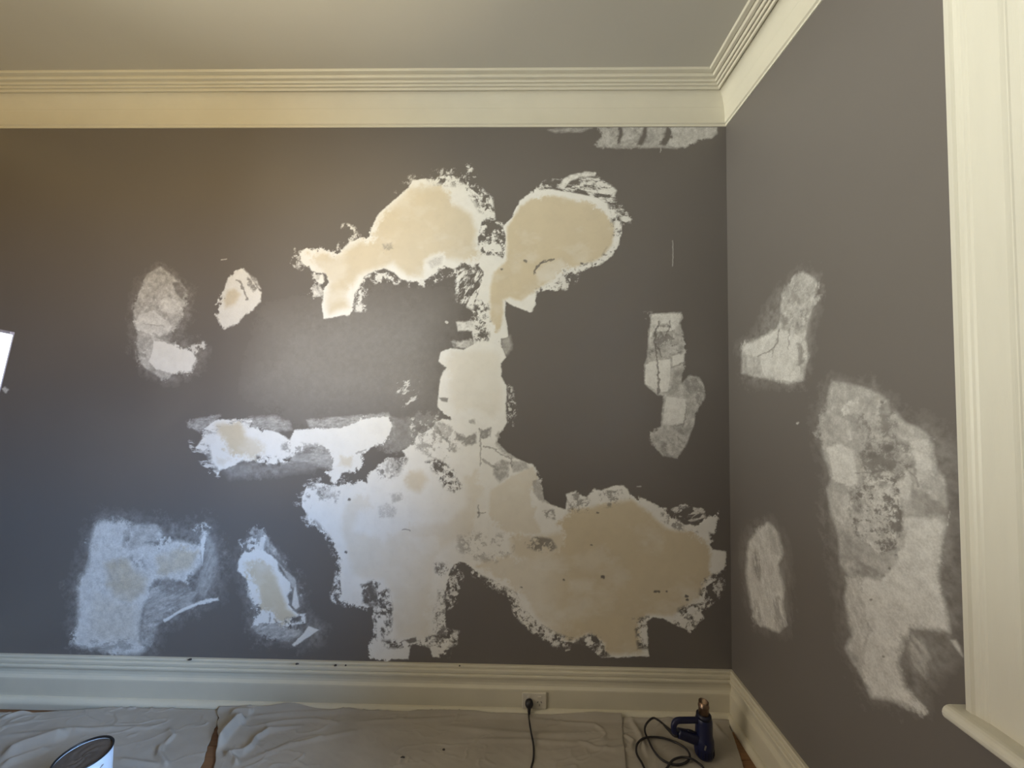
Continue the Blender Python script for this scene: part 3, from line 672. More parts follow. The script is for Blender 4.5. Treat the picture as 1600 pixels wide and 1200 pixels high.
p.line([(556,708),(572,704)], 2.2, .5)
p.holes([(300,690),(318,668),(340,655),(400,650),(398,662),(345,668),(326,690),(332,722),(346,740),(330,735),(312,705)], .34, .012, 5, .8, 8, 0, 3)
p.specks([(296,690),(316,690),(322,708),(335,730),(345,748),(325,735),(300,705)], .25, .8, .010, 6, 10, 0, 3)
p.holes([(400,712),(455,715),(455,728),(400,730)], .35, .012, 5)
p.cream([(338,664),(375,659),(386,680),(405,690),(414,705),(395,716),(365,712),(350,700),(352,686),(340,675)], .95, 14)
p.cream([(534,714),(552,714),(548,730),(530,728)], .6, 9); p.cream([(340,715),(358,718),(350,728),(340,724)], .4, 7)
p.build('long ragged white plaster repair with a beige centre, left of the central repair')

# --- bluish repair low on the left
p = Patch('B', (95, 780, 360, 1030), 31)
p.add([(135,830),(160,800),(215,805),(260,820),(330,818),(350,870),(345,935),(300,960),(255,985),(245,1015),(120,1012),(108,980),(118,890)], .13, 30, 10, .9)
p.add([(147,821),(159,812),(187,812),(207,821),(196,832),(194,851),(205,858),(229,847),(242,851),(250,843),(276,843),(298,849),(313,851),(318,830),(325,832),(320,851),(315,882),(302,897),(289,910),(276,908),(242,908),(235,919),(233,936),(224,949),(220,971),(218,992),(220,1003),(231,1014),(218,1022),(168,1022),(153,1014),(114,1008),(120,979),(122,949),(122,921),(125,903),(140,875),(140,851),(144,834)], .76, 9, 4.5, .16)
p.add([(190,822),(215,818),(245,820),(256,835),(250,845),(230,850),(225,870),(195,872),(192,840)], .55, 7, 4, .35)
p.add([(235,919),(260,905),(290,915),(310,925),(300,950),(262,965),(240,985),(222,975),(224,950)], .40, 6, 4, .7, 25)
p.add([(255,969),(285,950),(320,937),(341,933),(342,938),(310,945),(280,958),(258,972)], .9, 2.5, 1)
p.add([(318,835),(334,838),(342,880),(338,900),(328,920),(320,937),(305,925),(312,895),(320,870)], .34, 8, 4, .5, 70)
p.add([(218,975),(245,972),(246,990),(235,1010),(218,1010)], .35, 8, 4, .6)
p.add([(313,850),(318,830),(322,830),(320,856),(316,884)], .95, 2.5, 1)
p.specks([(296,825),(320,818),(330,826),(318,838)], .25, .7)
p.holes([(140,1000),(220,995),(234,1016),(150,1018)], .35, .02, 6, .5, 10, 2)
p.holes([(200,870),(226,866),(228,888),(214,888)], .4, .012, 5, .55)
p.holes([(262,838),(300,836),(305,848),(250,852)], .3, .012, 4, .8)
p.sub([(242,906),(262,902),(280,906),(300,922),(280,930),(250,925)], .5, 6, 3, .7)
p.cream([(165,880),(195,873),(215,893),(230,905),(226,926),(205,940),(180,932),(170,910)], .85, 18); p.cream([(245,870),(280,857),(309,862),(300,886),(275,896),(248,896)], .75, 14)
p.cream([(150,930),(215,945),(215,1000),(140,1000)], .35, 30)
p.build('broad chalky plaster repair low on the wall at the far left above the skirting')

# --- slanted repair beside it
p = Patch('B', (355, 815, 520, 1025), 41)
p.add([(366,880),(376,850),(400,830),(440,870),(470,910),(480,955),(512,980),(500,1008),(470,1012),(420,1000),(388,985),(380,930)], .13, 20, 8, .9)
p.add([(374,873),(378,865),(390,862),(404,858),(417,861),(434,877),(436,890),(453,909),(455,923),(449,930),(455,948),(467,959),(477,959),(478,974),(463,976),(442,982),(432,974),(417,973),(405,976),(393,980),(403,959),(401,944),(392,927),(384,904),(371,892)], 1, 3, 3.6)
p.specks([(374,846),(392,842),(402,834),(415,838),(410,862),(384,866)], .5, .9)
p.add([(388,830),(402,823),(414,832),(430,855),(446,882),(420,864),(402,848)], .40, 4, 3, .7)
p.add([(434,878),(462,905),(466,925),(456,918),(448,902)], .48, 3, 1.5, .2)
p.add([(461,912),(464,925),(468,948),(462,952),(456,946),(458,926)], .85, 2.5, 1.5)
p.specks([(462,912),(472,920),(470,932),(463,930)], .4, .7)
p.add([(392,980),(405,972),(432,972),(464,978),(474,990),(452,1003),(430,1000),(402,990)], .45, 5, 4, .6, 20)
p.add([(457,1007),(474,990),(482,978),(499,984),(459,1010)], .92, 2, .6)
p.add([(388,900),(400,940),(404,955),(396,950),(386,930)], .5, 4, 2, .4)
p.holes([(440,966),(478,960),(478,980),(450,984)], .35, .012, 4)
p.line([(421,958),(422,970)], 2.2, .6); p.line([(428,968),(438,976),(446,980)], 2.2, .5)
p.line([(452,944),(460,954),(468,960)], 2.4, .6)
p.cream([(384,880),(400,872),(420,882),(432,900),(440,925),(449,950),(463,962),(452,972),(440,976),(425,956),(410,945),(400,920),(391,900)], .95, 9)
p.build('slanting oval plaster repair with beige middle and a pale chip at its lower tip')

# --- two small repairs upper left
p = Patch('B', (190, 405, 330, 605), 53)
p.add([(204,480),(215,440),(250,412),(296,450),(298,490),(282,520),(300,540),(325,545),(312,580),(270,602),(225,585),(206,540)], .12, 20, 8, .9)
p.add([(251,416),(266,429),(277,438),(292,453),(294,473),(283,492),(279,510),(262,526),(272,539),(294,545),(303,552),(308,565),(299,580),(286,581),(270,584),(268,594),(253,592),(237,581),(215,569),(217,556),(213,536),(215,523),(209,503),(208,473),(218,455),(229,429)], .50, 4, 3.5, .45)
p.add([(210,500),(225,488),(240,484),(262,500),(272,510),(262,524),(245,528),(225,520),(214,518)], .80, 4, 3, .2)
p.add([(245,470),(262,462),(285,470),(284,490),(265,492),(250,486)], .72, 5, 3, .3)
p.add([(240,532),(262,535),(294,546),(303,552),(307,565),(297,580),(268,585),(245,578),(232,565),(238,548)], .97, 3, 2.5)
p.specks([(296,543),(318,535),(320,546),(304,552)], .4, .8); p.specks([(212,530),(236,540),(235,560),(215,560)], .35, .7)
p.sub([(268,440),(280,442),(291,456),(285,468),(277,462)], .75, 3, 2, .5); p.sub([(237,520),(250,524),(262,518),(275,520),(268,536),(245,530)], .55, 4, 2, .5)
p.line([(226,506),(240,508),(255,509)], 1.8, .4)
p.build('upright chalky plaster smear with a white lower end, leftmost on the upper wall')
p = Patch('B', (330, 405, 420, 525), 59)
p.add([(376,417),(387,427),(398,444),(408,457),(407,471),(391,488),(380,493),(371,506),(350,513),(341,503),(341,481),(349,455),(356,435),(369,426)], .93, 2.5, 3)
p.add([(385,425),(400,435),(408,452),(398,448),(388,436)], .5, 3, 2, .8)
p.sub([(388,434),(396,442),(403,452),(396,456),(388,446)], .8, 3, 2, .4)
p.line([(370,437),(376,440),(379,449),(383,457),(386,468)], 3, .75)
p.cream([(356,455),(368,450),(375,460),(368,475),(352,482),(350,468)], .8, 9)
p.build('small leaf-shaped plaster repair on the upper left wall')

# --- repair right of the centre
p = Patch('B', (995, 475, 1115, 730), 61)
p.add([(1018,491),(1038,489),(1064,488),(1067,497),(1062,505),(1068,523),(1070,550),(1069,570),(1065,597),(1079,586),(1092,589),(1101,604),(1101,622),(1088,647),(1083,667),(1072,696),(1058,716),(1036,712),(1018,692),(1015,674),(1033,667),(1035,633),(1038,617),(1027,617),(1007,600),(1007,570),(1011,559),(1014,516),(1019,505)], .52, 3, 2, .35)
p.add([(1018,491),(1064,488),(1066,497),(1058,512),(1045,518),(1020,520),(1016,540),(1013,535),(1016,512)], .82, 3, 2, .2)
p.add([(1007,570),(1014,564),(1048,560),(1048,590),(1044,612),(1030,614),(1007,600)], .88, 2.5, 1.2, .1)
p.add([(1050,556),(1070,550),(1069,566),(1050,573)], .85, 2.5, 1)
p.add([(1040,618),(1072,622),(1072,640),(1068,662),(1050,666),(1034,662)], .84, 4, 2, .1)
p.holes([(1014,510),(1050,505),(1066,520),(1066,552),(1046,560),(1014,558)], .30, .012, 5, .7)
p.line([(1030,502),(1024,520),(1023,536),(1027,561),(1029,590),(1029,615)], 2.8, .8); p.line([(1046,500),(1046,514),(1040,524)], 2, .7); p.line([(1027,540),(1032,555)], 2, .7)
p.line([(1073,636),(1070,655),(1067,668)], 1.8, .6); p.line([(1050,666),(1068,663)], 2, .5); p.line([(1050,574),(1069,567)], 1.6, .5)
p.sub([(1052,580),(1064,580),(1060,610),(1048,618)], .35, 5, 2, .4)
p.holes([(1066,590),(1100,590),(1100,640),(1084,650),(1074,620)], .35, .012, 6, .5, 10, -60)
p.holes([(1020,672),(1080,668),(1070,700),(1040,712)], .35, .012, 6, .45, 10, -35)
p.specks([(1004,490),(1018,488),(1018,496),(1004,494)], .3, .4)
p.build('narrow cracked plaster repair standing alone between central repair and corner')

# --- streaks under the cornice
p = Patch('B', (850, 197, 1130, 245), 67)
p.add([(932,198),(966,198),(963,226),(950,230),(933,227),(939,212)], .45, 4, 2, .4)
p.add([(972,198),(1006,198),(1000,215),(994,230),(966,229),(974,212)], .46, 4, 2, .45)
p.add([(1012,198),(1042,198),(1036,215),(1030,229),(1002,230),(1010,215)], .44, 4, 2, .4)
p.add([(1044,198),(1120,198),(1121,209),(1112,216),(1090,219),(1070,230),(1060,232),(1040,228),(1050,215)], .56, 3, 2, .3)
p.add([(930,226),(965,224),(1000,227),(1030,226),(1062,230),(1058,233),(1030,231),(965,232),(934,230)], .30, 3, 2, .5)
p.add([(856,203),(885,200),(925,200),(905,206),(868,207)], .40, 4, 2, .6, 0)
p.line([(1032,230),(1032,238)], 1.2, .6, True)
p.build('row of chalky plaster streaks under the cornice near the corner')

# --- repairs on the right wall
p = Patch('R', (1145, 415, 1290, 612), 71)
p.add([(1152,540),(1180,520),(1200,480),(1225,445),(1255,420),(1285,440),(1280,480),(1268,520),(1266,570),(1250,605),(1170,600)], .11, 16, 7, .9)
p.add([(1255,424),(1276,436),(1280,457),(1270,481),(1264,505),(1259,529),(1264,556),(1255,595),(1237,601),(1213,596),(1192,592),(1159,583),(1159,536),(1177,532),(1201,520),(1216,511),(1219,490),(1222,460),(1237,436)], .46, 3, 2.5, .35)
p.add([(1159,540),(1177,534),(1201,521),(1218,512),(1240,518),(1256,528),(1252,560),(1252,592),(1237,598),(1192,588),(1186,560),(1164,556)], .68, 3, 2, .15)
p.line([(1218,514),(1214,536),(1204,548),(1184,556)], 2.2, .6); p.line([(1210,540),(1206,558)], 1.6, .5); p.line([(1234,512),(1232,545)], 1.8, .5)
p.sub([(1246,535),(1252,540),(1256,565),(1249,570)], .6, 3, 2)
p.holes([(1216,490),(1264,480),(1262,512),(1222,515)], .4, .012, 6, .5); p.holes([(1222,440),(1278,432),(1278,470),(1224,480)], .35, .014, 8, .4)
p.build('bottle-shaped chalky plaster repair on the right wall beside the corner')
p = Patch('R', (1150, 805, 1245, 1000), 73)
p.add([(1160,850),(1172,825),(1202,810),(1225,840),(1234,900),(1234,960),(1228,992),(1190,985),(1168,940)], .12, 16, 6, .9, 80)
p.add([(1201,816),(1217,834),(1224,867),(1216,883),(1226,922),(1224,948),(1230,977),(1217,988),(1200,982),(1182,977),(1174,948),(1165,896),(1169,847),(1182,828)], .64, 4, 3, .25, 72, .02)
p.holes([(1176,860),(1192,850),(1188,910),(1178,900)], .4, .012, 4, .6, 10, 80); p.sub([(1200,822),(1218,836),(1222,868),(1206,866)], .3, 5, 2, .4)
p.holes([(1176,940),(1228,930),(1230,985),(1182,980)], .3, .012, 6, .45, 10, 65)
p.build('tall narrow oval plaster repair low on the right wall near the corner')
p = Patch('R', (1265, 580, 1512, 1125), 79)
p.add([(1272,660),(1296,588),(1360,598),(1420,640),(1475,670),(1500,730),(1502,960),(1500,1030),(1470,1060),(1450,1115),(1370,1100),(1318,1010),(1308,900),(1292,800),(1290,740)], .10, 22, 8, .9)
p.add([(1299,594),(1331,600),(1362,607),(1381,618),(1394,635),(1416,661),(1433,667),(1448,674),(1459,693),(1466,732),(1477,745),(1481,787),(1480,816),(1474,855),(1469,877),(1472,924),(1480,954),(1486,992),(1458,987),(1425,984),(1406,1036),(1414,1069),(1430,1091),(1447,1113),(1417,1105),(1386,1094),(1362,1091),(1348,1061),(1334,1039),(1320,1014),(1329,992),(1318,932),(1326,902),(1312,882),(1309,836),(1298,805),(1292,765),(1299,743),(1286,715),(1277,670),(1288,639)], .40, 4, 3, .35)
p.add([(1288,698),(1310,692),(1335,700),(1342,730),(1345,765),(1322,762),(1300,752),(1296,730)], .70, 6, 3, .12)
p.add([(1296,764),(1330,768),(1350,740),(1372,735),(1400,735),(1412,790),(1402,850),(1372,870),(1330,830),(1300,810)], .58, 6, 3, .3)
p.add([(1400,700),(1430,684),(1455,682),(1463,735),(1452,752),(1432,758),(1425,720)], .62, 8, 3, .2)
p.add([(1396,738),(1420,735),(1430,755),(1424,785),(1400,782)], .64, 6, 2, .1)
p.add([(1445,762),(1468,765),(1470,785),(1448,784)], .52, 8, 3, .2)
p.add([(1404,804),(1440,806),(1465,808),(1479,818),(1473,855),(1468,880),(1471,925),(1480,955),(1484,988),(1458,985),(1424,983),(1408,1006),(1404,1036),(1414,1069),(1430,1091),(1446,1112),(1417,1103),(1386,1092),(1363,1090),(1350,1062),(1345,1030),(1356,985),(1345,940),(1334,915),(1345,900),(1375,905),(1395,880),(1410,850)], .70, 7, 4, .16)
p.add([(1322,902),(1345,900),(1350,940),(1360,985),(1345,1035),(1322,1012),(1332,992),(1320,932)], .55, 5, 3, .4, 65)
p.add([(1425,986),(1445,1000),(1455,1025),(1448,1060),(1430,1050),(1418,1020)], .42, 8, 4, .6, 40)
p.add([(1304,600),(1300,625),(1296,640),(1298,610)], .6, 2, 1)
p.add([(1312,632),(1338,622),(1342,645),(1318,648)], .58, 4, 3, .4); p.add([(1372,625),(1390,625),(1392,650),(1362,652)], .60, 4, 3, .4); p.add([(1318,655),(1330,655),(1334,690),(1322,690)], .55, 4, 2, .3)
p.add([(1485,1000),(1494,1000),(1500,1010),(1505,1026),(1496,1016)], .62, 2.5, 1)
p.line([(1484,800),(1482,822)], 1.4, .6, True)
p.holes([(1335,640),(1400,620),(1410,700),(1345,720)], .42, .013, 8, .6)
p.holes([(1346,700),(1425,690),(1430,740),(1380,760),(1346,750)], .48, .013, 8, .7)
p.holes([(1342,745),(1405,745),(1412,800),(1408,855),(1375,868),(1335,830),(1325,790)], .34, .011, 6, .85)
p.sub([(1325,768),(1342,768),(1352,800),(1336,800)], .55, 4, 2, .8)
p.line([(1338,738),(1372,738)], 1.8, .5); p.line([(1418,735),(1432,745),(1436,760)], 2, .5); p.line([(1402,780),(1408,810)], 1.8, .6)
p.sub([(1425,760),(1445,770),(1475,785),(1480,805),(1450,806),(1425,795)], .35, 6, 3, .3); p.sub([(1335,878),(1358,884),(1383,900),(1360,902),(1340,895)], .5, 5, 2, .6)
p.sub([(1314,840),(1336,840),(1345,880),(1318,880)], .25, 6, 3, .4)
for x, y, r in ((1381,1026,2),(1361,937,1.6),(1390,888,1.8),(1400,866,1.8),(1378,628,2.4),(1364,760,2.4)): p.dot(x, y, r, .75)
p.build('tallest plaster repair, on the right wall next to the window casing')

# --- nicks and scuffs in the paint
def nick(plane, bounds, seed, fn, label, name='paint_nick'):
    p = Patch(plane, bounds, seed); fn(p); return p.build(label, name)
nick('B', (1044, 365, 1058, 425), 83, lambda p: p.line([(1051,376),(1051.5,395),(1051,416)], 1.3, .42, True, .3), 'thin pale vertical scratch above the narrow cracked repair')
nick('B', (1, 595, 20, 618), 84, lambda p: p.add([(3,608),(8,605),(14,609),(9,614)], .7, 3, 2), 'small white nick beside the glowing panel')
nick('R', (1238, 650, 1256, 672), 85, lambda p: p.dot(1247, 661, 2, .6, True), 'tiny white nick on the right wall')
nick('B', (340, 398, 362, 412), 86, lambda p: p.line([(346,406),(354,405)], 1.6, .6, True, .3), 'short pale scratch over the leaf-shaped repair')
nick('B', (990, 752, 1008, 770), 87, lambda p: p.line([(995,760),(1001,760)], 2, .5, True, .4), 'short pale scuff above the lower right of the central repair')
nick('B', (880, 1008, 896, 1022), 88, lambda p: p.line([(884,1016),(890,1015)], 2.2, .7, True, .4), 'pale crumb mark just above the skirting')
nick('B', (690, 500, 706, 512), 89, lambda p: p.dot(698, 503, 2.4, .7, True), 'tiny pale nick left of the central stem')


# ------------------------------------------------------------------ drop cloths on the floor
def ridge_field(X, Y, ridges):
    h = np.zeros(X.shape)
    for pts, wd, ht in ridges:
        q = np.array([on_z(x, y, 0.0)[:2] for x, y in pts])
        dd = np.full(X.shape, 1e9); tt = np.zeros(X.shape)
        n = len(q)-1
        for i in range(n):
            a, b = q[i], q[i+1]; e = b-a; L = e @ e+1e-9
            t = np.clip(((X-a[0])*e[0]+(Y-a[1])*e[1])/L, 0, 1)
            d = np.hypot(X-a[0]-e[0]*t, Y-a[1]-e[1]*t)
            m = d < dd; dd = np.where(m, d, dd); tt = np.where(m, (i+t)/n, tt)
        h += ht*np.exp(-(dd/wd)**2)*np.clip(np.sin(np.clip(tt*0.94+0.03, 0, 1)*math.pi)*1.8, 0, 1)
    return h
def drop_cloth(label, x0, x1, lift, ridges, seed, edge, left=None, right=None):
    """canvas sheet: fine where the camera looks, coarser towards the room; edge(x) = how far it climbs the skirting"""
    xs = np.arange(x0, x1+1e-6, 0.005)
    ys = np.concatenate([np.arange(-1.2, 1.40, 0.06), np.arange(1.40, 1.8501, 0.0045)])
    X, Y = np.meshgrid(xs, ys)
    if left is not None:
        X = X + (left(Y)-x0)*np.clip((x1-X)/(x1-x0), 0, 1)
    if right is not None:
        X = X + (right(Y)-x1)*np.clip((X-x0)/(x1-x0), 0, 1)
    # last rows follow the foot of the skirting
    v = np.clip((Y-1.70)/0.15, 0, 1)
    ef = edge(X)
    Yend = YB-0.052+np.clip(ef, -0.05, 0)
    Y = np.where(Y > 1.70, 1.70+(Yend-1.70)*v, Y)
    h = 0.0045+lift+0.007*(fbm(X/0.22, Y/0.16, seed, 4)-0.40)+0.003*(fbm(X/0.05+Y/0.09, Y/0.035, seed+3, 3)-0.5)
    h = np.maximum(h, 0.003+lift) + ridge_field(X, Y, ridges)
    cz = np.abs(fbm((X+0.4*Y)/0.30, (Y-0.25*X)/0.10, seed+21, 3)-0.5); h = h+0.006*np.clip(1-cz/0.026, 0, 1)**1.5*np.clip((fbm(X/0.25, Y/0.25, seed+27, 2)-0.35)*3, 0, 1)
    cz = np.abs(fbm((X-0.5*Y)/0.16, (Y+0.3*X)/0.06, seed+33, 3)-0.5); h = h+0.003*np.clip(1-cz/0.03, 0, 1)**1.5*np.clip((fbm(X/0.2, Y/0.2, seed+37, 2)-0.4)*3, 0, 1)
    # climb against the quarter-round moulding
    climb = np.clip(ef, 0, 1)
    w = np.clip((v-0.80)/0.20, 0, 1)
    h = h + climb*w*w
    P = np.stack([X, Y, h], -1)
    r, c = X.shape
    idx = np.arange(r*c).reshape(r, c)
    q = np.stack([idx[:-1, :-1], idx[:-1, 1:], idx[1:, 1:], idx[1:, :-1]], -1).reshape(-1, 4)
    me = bpy.data.meshes.new('drop_cloth'); nf = len(q)
    me.vertices.add(r*c); me.vertices.foreach_set('co', P.astype(np.float32).ravel())
    me.loops.add(nf*4); me.loops.foreach_set('vertex_index', q.astype(np.int32).ravel())
    me.polygons.add(nf); me.polygons.foreach_set('loop_start', np.arange(0, nf*4, 4, dtype=np.int32))
    me.polygons.foreach_set('use_smooth', np.ones(nf, bool)); me.update(calc_edges=True)
    o = finish('drop_cloth', me, 'cloth')
    so_ = o.modifiers.new('thickness', 'SOLIDIFY'); so_.thickness = 0.0016; so_.offset = -1
    return tag(o, label, 'drop cloth', 'canvas drop cloths on the floor')
def fx(px, py): return on_z(px, py, 0.0)[0]
xa_t, xa_b = fx(344, 1122), fx(335, 1200)
xb_t, xb_b = fx(966, 1120), fx(975, 1200)
def lin(yt, yb_, xt, xb_, wob, s):
    return lambda Y: xb_+(xt-xb_)*(np.clip(Y, yb_-0.12, yt+0.05)-yb_)/(yt-yb_)+wob*(fbm(Y/0.06, Y*0+s, s, 3)-0.5)*2
y_t, y_b = on_z(340, 1122, 0)[1], on_z(340, 1200, 0)[1]
ridL = [([(0,1151),(60,1148),(110,1143),(180,1139),(260,1136)], .010, .006), ([(0,1125),(30,1116),(60,1111)], .012, .010), ([(0,1186),(35,1172),(70,1160),(110,1148)], .030, .035), ([(0,1200),(40,1186),(80,1172)], .014, .02),
        ([(250,1165),(248,1180),(256,1192),(262,1200)], .010, .014), ([(262,1140),(270,1152),(258,1165)], .010, .010), ([(180,1188),(215,1194),(250,1197)], .010, .008)]
drop_cloth('left canvas drop cloth under the paint tin, ending at the bunched fold', -2.95, -1.2, 0.0, ridL, 101, lambda X: 0.002-0.046*np.clip((fx(190, 1100)-X)/0.35, 0, 1),
           right=lambda Y: lin(y_t, y_b, xa_t-0.004, xa_b-0.055, .010, 3)(Y)+0.075*np.clip((y_b-0.03-Y)/0.35, 0, 1))
ridM = [([(338,1174),(350,1156),(368,1136),(384,1128)], .016, .042), ([(358,1120),(380,1118),(395,1119)], .014, .024), ([(392,1124),(440,1120),(520,1118),(600,1110)], .008, .010), ([(400,1138),(450,1130),(490,1128),(530,1134)], .008, .010),
        ([(352,1186),(365,1182),(380,1180),(392,1172),(400,1158),(420,1146),(470,1138)], .009, .020), ([(370,1200),(366,1190),(352,1184)], .008, .016), ([(380,1195),(450,1168),(540,1150),(560,1146)], .012, .006),
        ([(560,1132),(640,1129),(700,1126),(760,1124)], .009, .008), ([(640,1118),(700,1120),(760,1121)], .006, .008), ([(690,1138),(760,1146),(840,1152),(930,1150)], .014, .006), ([(720,1161),(820,1160),(920,1166)], .010, .005), ([(820,1127),(870,1132),(930,1136),(945,1146)], .008, .007), ([(900,1160),(930,1172),(960,1176),(985,1168)], .009, .007)]
def edM(X):
    e = 0.006+0.012*fbm(X/0.25, X*0+4, 91, 2)
    e = e+0.026*np.exp(-((X-fx(450, 1118))/0.10)**2)
    return e+0.018*np.clip((X-fx(860, 1118))/0.2, 0, 1)
drop_cloth('wide canvas drop cloth with long creases under the power outlet', -1.25, 0.5, 0.005, ridM, 111, edM,
           left=lin(y_t, y_b, xa_t, xa_b, .014, 7), right=lin(y_t, y_b, xb_t, xb_b, .004, 5))
ridR = [([(985,1126),(1000,1150),(1010,1180)], .012, .010), ([(1115,1132),(1125,1146),(1140,1160)], .012, .008), ([(975,1150),(990,1160),(985,1172),(972,1176)], .008, .008)]
xc_t, xc_b = fx(1141, 1128), fx(1170, 1200)
drop_cloth('right canvas drop cloth under the blue heat gun in the corner', 0.30, 0.9, 0.0, ridR, 121, lambda X: 0.012+0*X,
           left=lin(y_t, y_b, xb_t-0.03, xb_b-0.03, .003, 9), right=lin(on_z(1141,1128,0)[1], on_z(1170,1200,0)[1], xc_t-0.012, xc_b-0.022, .006, 11))

# ------------------------------------------------------------------ power outlet on the skirting
YS = YB-0.024
c = on_y(834.8, 1093.3, YS); PO = tag(empty('power_outlet', (c[0], YS, c[2])), 'cream double power outlet with two switches, set in the skirting', 'power outlet')
def ppart(name, bm, mat, **k):
    o = obj(name, bm, mat, PO, **k); return o
bm = box_bm(-0.0575, 0.0575, -0.009, 0, -0.0365, 0.0365); ppart('face_plate', bm, 'white_pl', bevel=0.003)
for sx_ in (-0.0285, 0.0245):
    bm = box_bm(sx_-0.0075, sx_+0.0075, -0.0125, -0.008, 0.0125, 0.0235); ppart('switch', bm, 'white_pl', bevel=0.0015)
    for ax, az, ro in ((-0.0085, -0.004, 30), (0.0085, -0.004, -30), (0, -0.0175, 0)):
        bm = box_bm(-0.0013, 0.0013, -0.0096, -0.0085, -0.0042, 0.0042)
        bmesh.ops.rotate(bm, verts=bm.verts, cent=(0, 0, 0), matrix=Matrix.Rotation(math.radians(ro), 3, 'Y'))
        bmesh.ops.translate(bm, verts=bm.verts, vec=(sx_+ax, 0, az)); ppart('pin_slot', bm, 'slot')

# ------------------------------------------------------------------ plug and its cable
pc_ = on_y(826.8, 1099.5, YS-0.02)
PG = tag(empty('plug_lead', (pc_[0], YS-0.009, pc_[2])), 'black plug pushed into the outlet with its cable hanging to the floor', 'power cable')
bm = lathe([(0, 0), (0.017, 0), (0.0185, 0.004), (0.019, 0.014), (0.016, 0.023), (0.009, 0.028), (0, 0.029)], 24)
bmesh.ops.rotate(bm, verts=bm.verts, cent=(0, 0, 0), matrix=Matrix.Rotation(math.pi/2, 3, 'X'))
obj('plug_body', bm, 'black_rubber', PG, smooth=True)
sp_ = [(0, -0.017, -0.008), (0, -0.018, -0.022), (-0.0005, -0.019, -0.036), (-0.0005, -0.020, -0.046)]
bm = tube(sp_, lambda t: circ(0.0095-0.0055*t, 12)); obj('strain_relief', bm, 'black_rubber', PG, smooth=True)
def rel(P): return tuple(np.array(P)-np.array(PG.location))
cp = [rel(on_y(826.5, 1110, YS-0.029)), rel(on_y(826.2, 1118, YS-0.038)), rel(on_z(827.5, 1130, 0.046)), rel(on_z(830, 1145, 0.026)), rel(on_z(833, 1160, 0.019)), rel(on_z(834, 1174, 0.012)), rel(on_z(833, 1188, 0.012)), rel(on_z(829, 1204, 0.012)), rel(on_z(824, 1240, 0.012)), rel(on_z(815, 1300, 0.016)), rel((0.02, 1.05, 0.018)), rel((-0.08, 0.55, 0.018)), rel((0.05, 0.0, 0.018)), rel((0.25, -0.7, 0.018)), rel((0.2, -1.15, 0.018))]
bm = tube(smooth_path(cp, 8), circ(0.0040, 10)); obj('cord', bm, 'black_rubber', PG, smooth=True)

# ------------------------------------------------------------------ heat gun standing on its end
gb = on_z(1100, 1180, 0.009); HG = tag(empty('heat_gun', tuple(gb)), 'dark blue heat gun standing nozzle up in the corner, its cord looped beside it', 'heat gun')
prof = [(0, 0.0), (0.028, 0.0), (0.034, 0.004), (0.0375, 0.014), (0.039, 0.04), (0.039, 0.066), (0.0365, 0.078), (0.0335, 0.085), (0.0335, 0.142), (0.031, 0.152), (0.0275, 0.160), (0.0, 0.161)]
b_ = obj('body', lathe(prof, 36), 'blue_plastic', HG, smooth=True)
# cooling slots and badge on the motor end
for k in range(7):
    a = math.radians(-150+k*20)
    bm = box_bm(-0.0022, 0.0022, -0.001, 0.001, -0.012, 0.012)
    bmesh.ops.rotate(bm, verts=bm.verts, cent=(0, 0, 0), matrix=Matrix.Rotation(a+math.pi/2, 3, 'Z'))
    bmesh.ops.translate(bm, verts=bm.verts, vec=(0.0390*math.cos(a), 0.0390*math.sin(a), 0.028)); obj('vent_slot', bm, 'blue_dark', b_)
bm = box_bm(-0.003, 0.003, -0.0008, 0.0008, -0.010, 0.010); a = math.radians(-108)
bmesh.ops.rotate(bm, verts=bm.verts, cent=(0, 0, 0), matrix=Matrix.Rotation(math.radians(12), 3, 'Y'))
bmesh.ops.rotate(bm, verts=bm.verts, cent=(0, 0, 0), matrix=Matrix.Rotation(a+math.pi/2, 3, 'Z'))
bmesh.ops.translate(bm, verts=bm.verts, vec=(0.0395*math.cos(a), 0.0395*math.sin(a), 0.062)); tag(obj('badge', bm, 'steel', b_), 'small silver badge')
obj('collar', lathe([(0.020, 0.156), (0.030, 0.156), (0.0295, 0.166), (0.025, 0.171), (0.020, 0.171)], 32), 'blue_dark', HG, smooth=True)
nz = obj('nozzle', lathe([(0.019, 0.165), (0.0205, 0.170), (0.0205, 0.196), (0.022, 0.199), (0.022, 0.203), (0.0195, 0.206), (0.0195, 0.219), (0.0165, 0.219), (0.0165, 0.180), (0.0, 0.179)], 32), 'nozzle', HG, smooth=True)
tag(nz, 'heat-tinted metal nozzle')
# closed D handle pointing left and a little towards the room
hd = np.array([-0.985, -0.17, 0.0])
def hp(o, z): return tuple(hd*o+np.array([0, 0, z]))
def grip_sec(t): return rrect(0.0135+0.0025*math.sin(math.pi*t), 0.0225-0.005*t, 0.010)
grip = smooth_path([hp(0.020, 0.066), hp(0.050, 0.078), hp(0.085, 0.093), hp(0.118, 0.105)], 6)
obj('grip', tube(grip, grip_sec), 'blue_plastic', HG, smooth=True)
guard = smooth_path([hp(0.128, 0.100), hp(0.136, 0.115), hp(0.137, 0.135), hp(0.130, 0.150), hp(0.115, 0.155), hp(0.08, 0.152), hp(0.025, 0.146)], 6)
obj('guard', tube(guard, rrect(0.011, 0.0085, 0.006), up=(0, 1, 0)), 'blue_plastic', HG, smooth=True)
trg = smooth_path([hp(0.048, 0.098), hp(0.062, 0.104), hp(0.076, 0.108)], 5)
obj('trigger', tube(trg, rrect(0.006, 0.006, 0.003)), 'blue_dark', HG, smooth=True)
def gr(P): return tuple(np.array(P)-np.array(gb))
cz = 0.014
h0 = np.array(hp(0.124, 0.096))+np.array(gb)
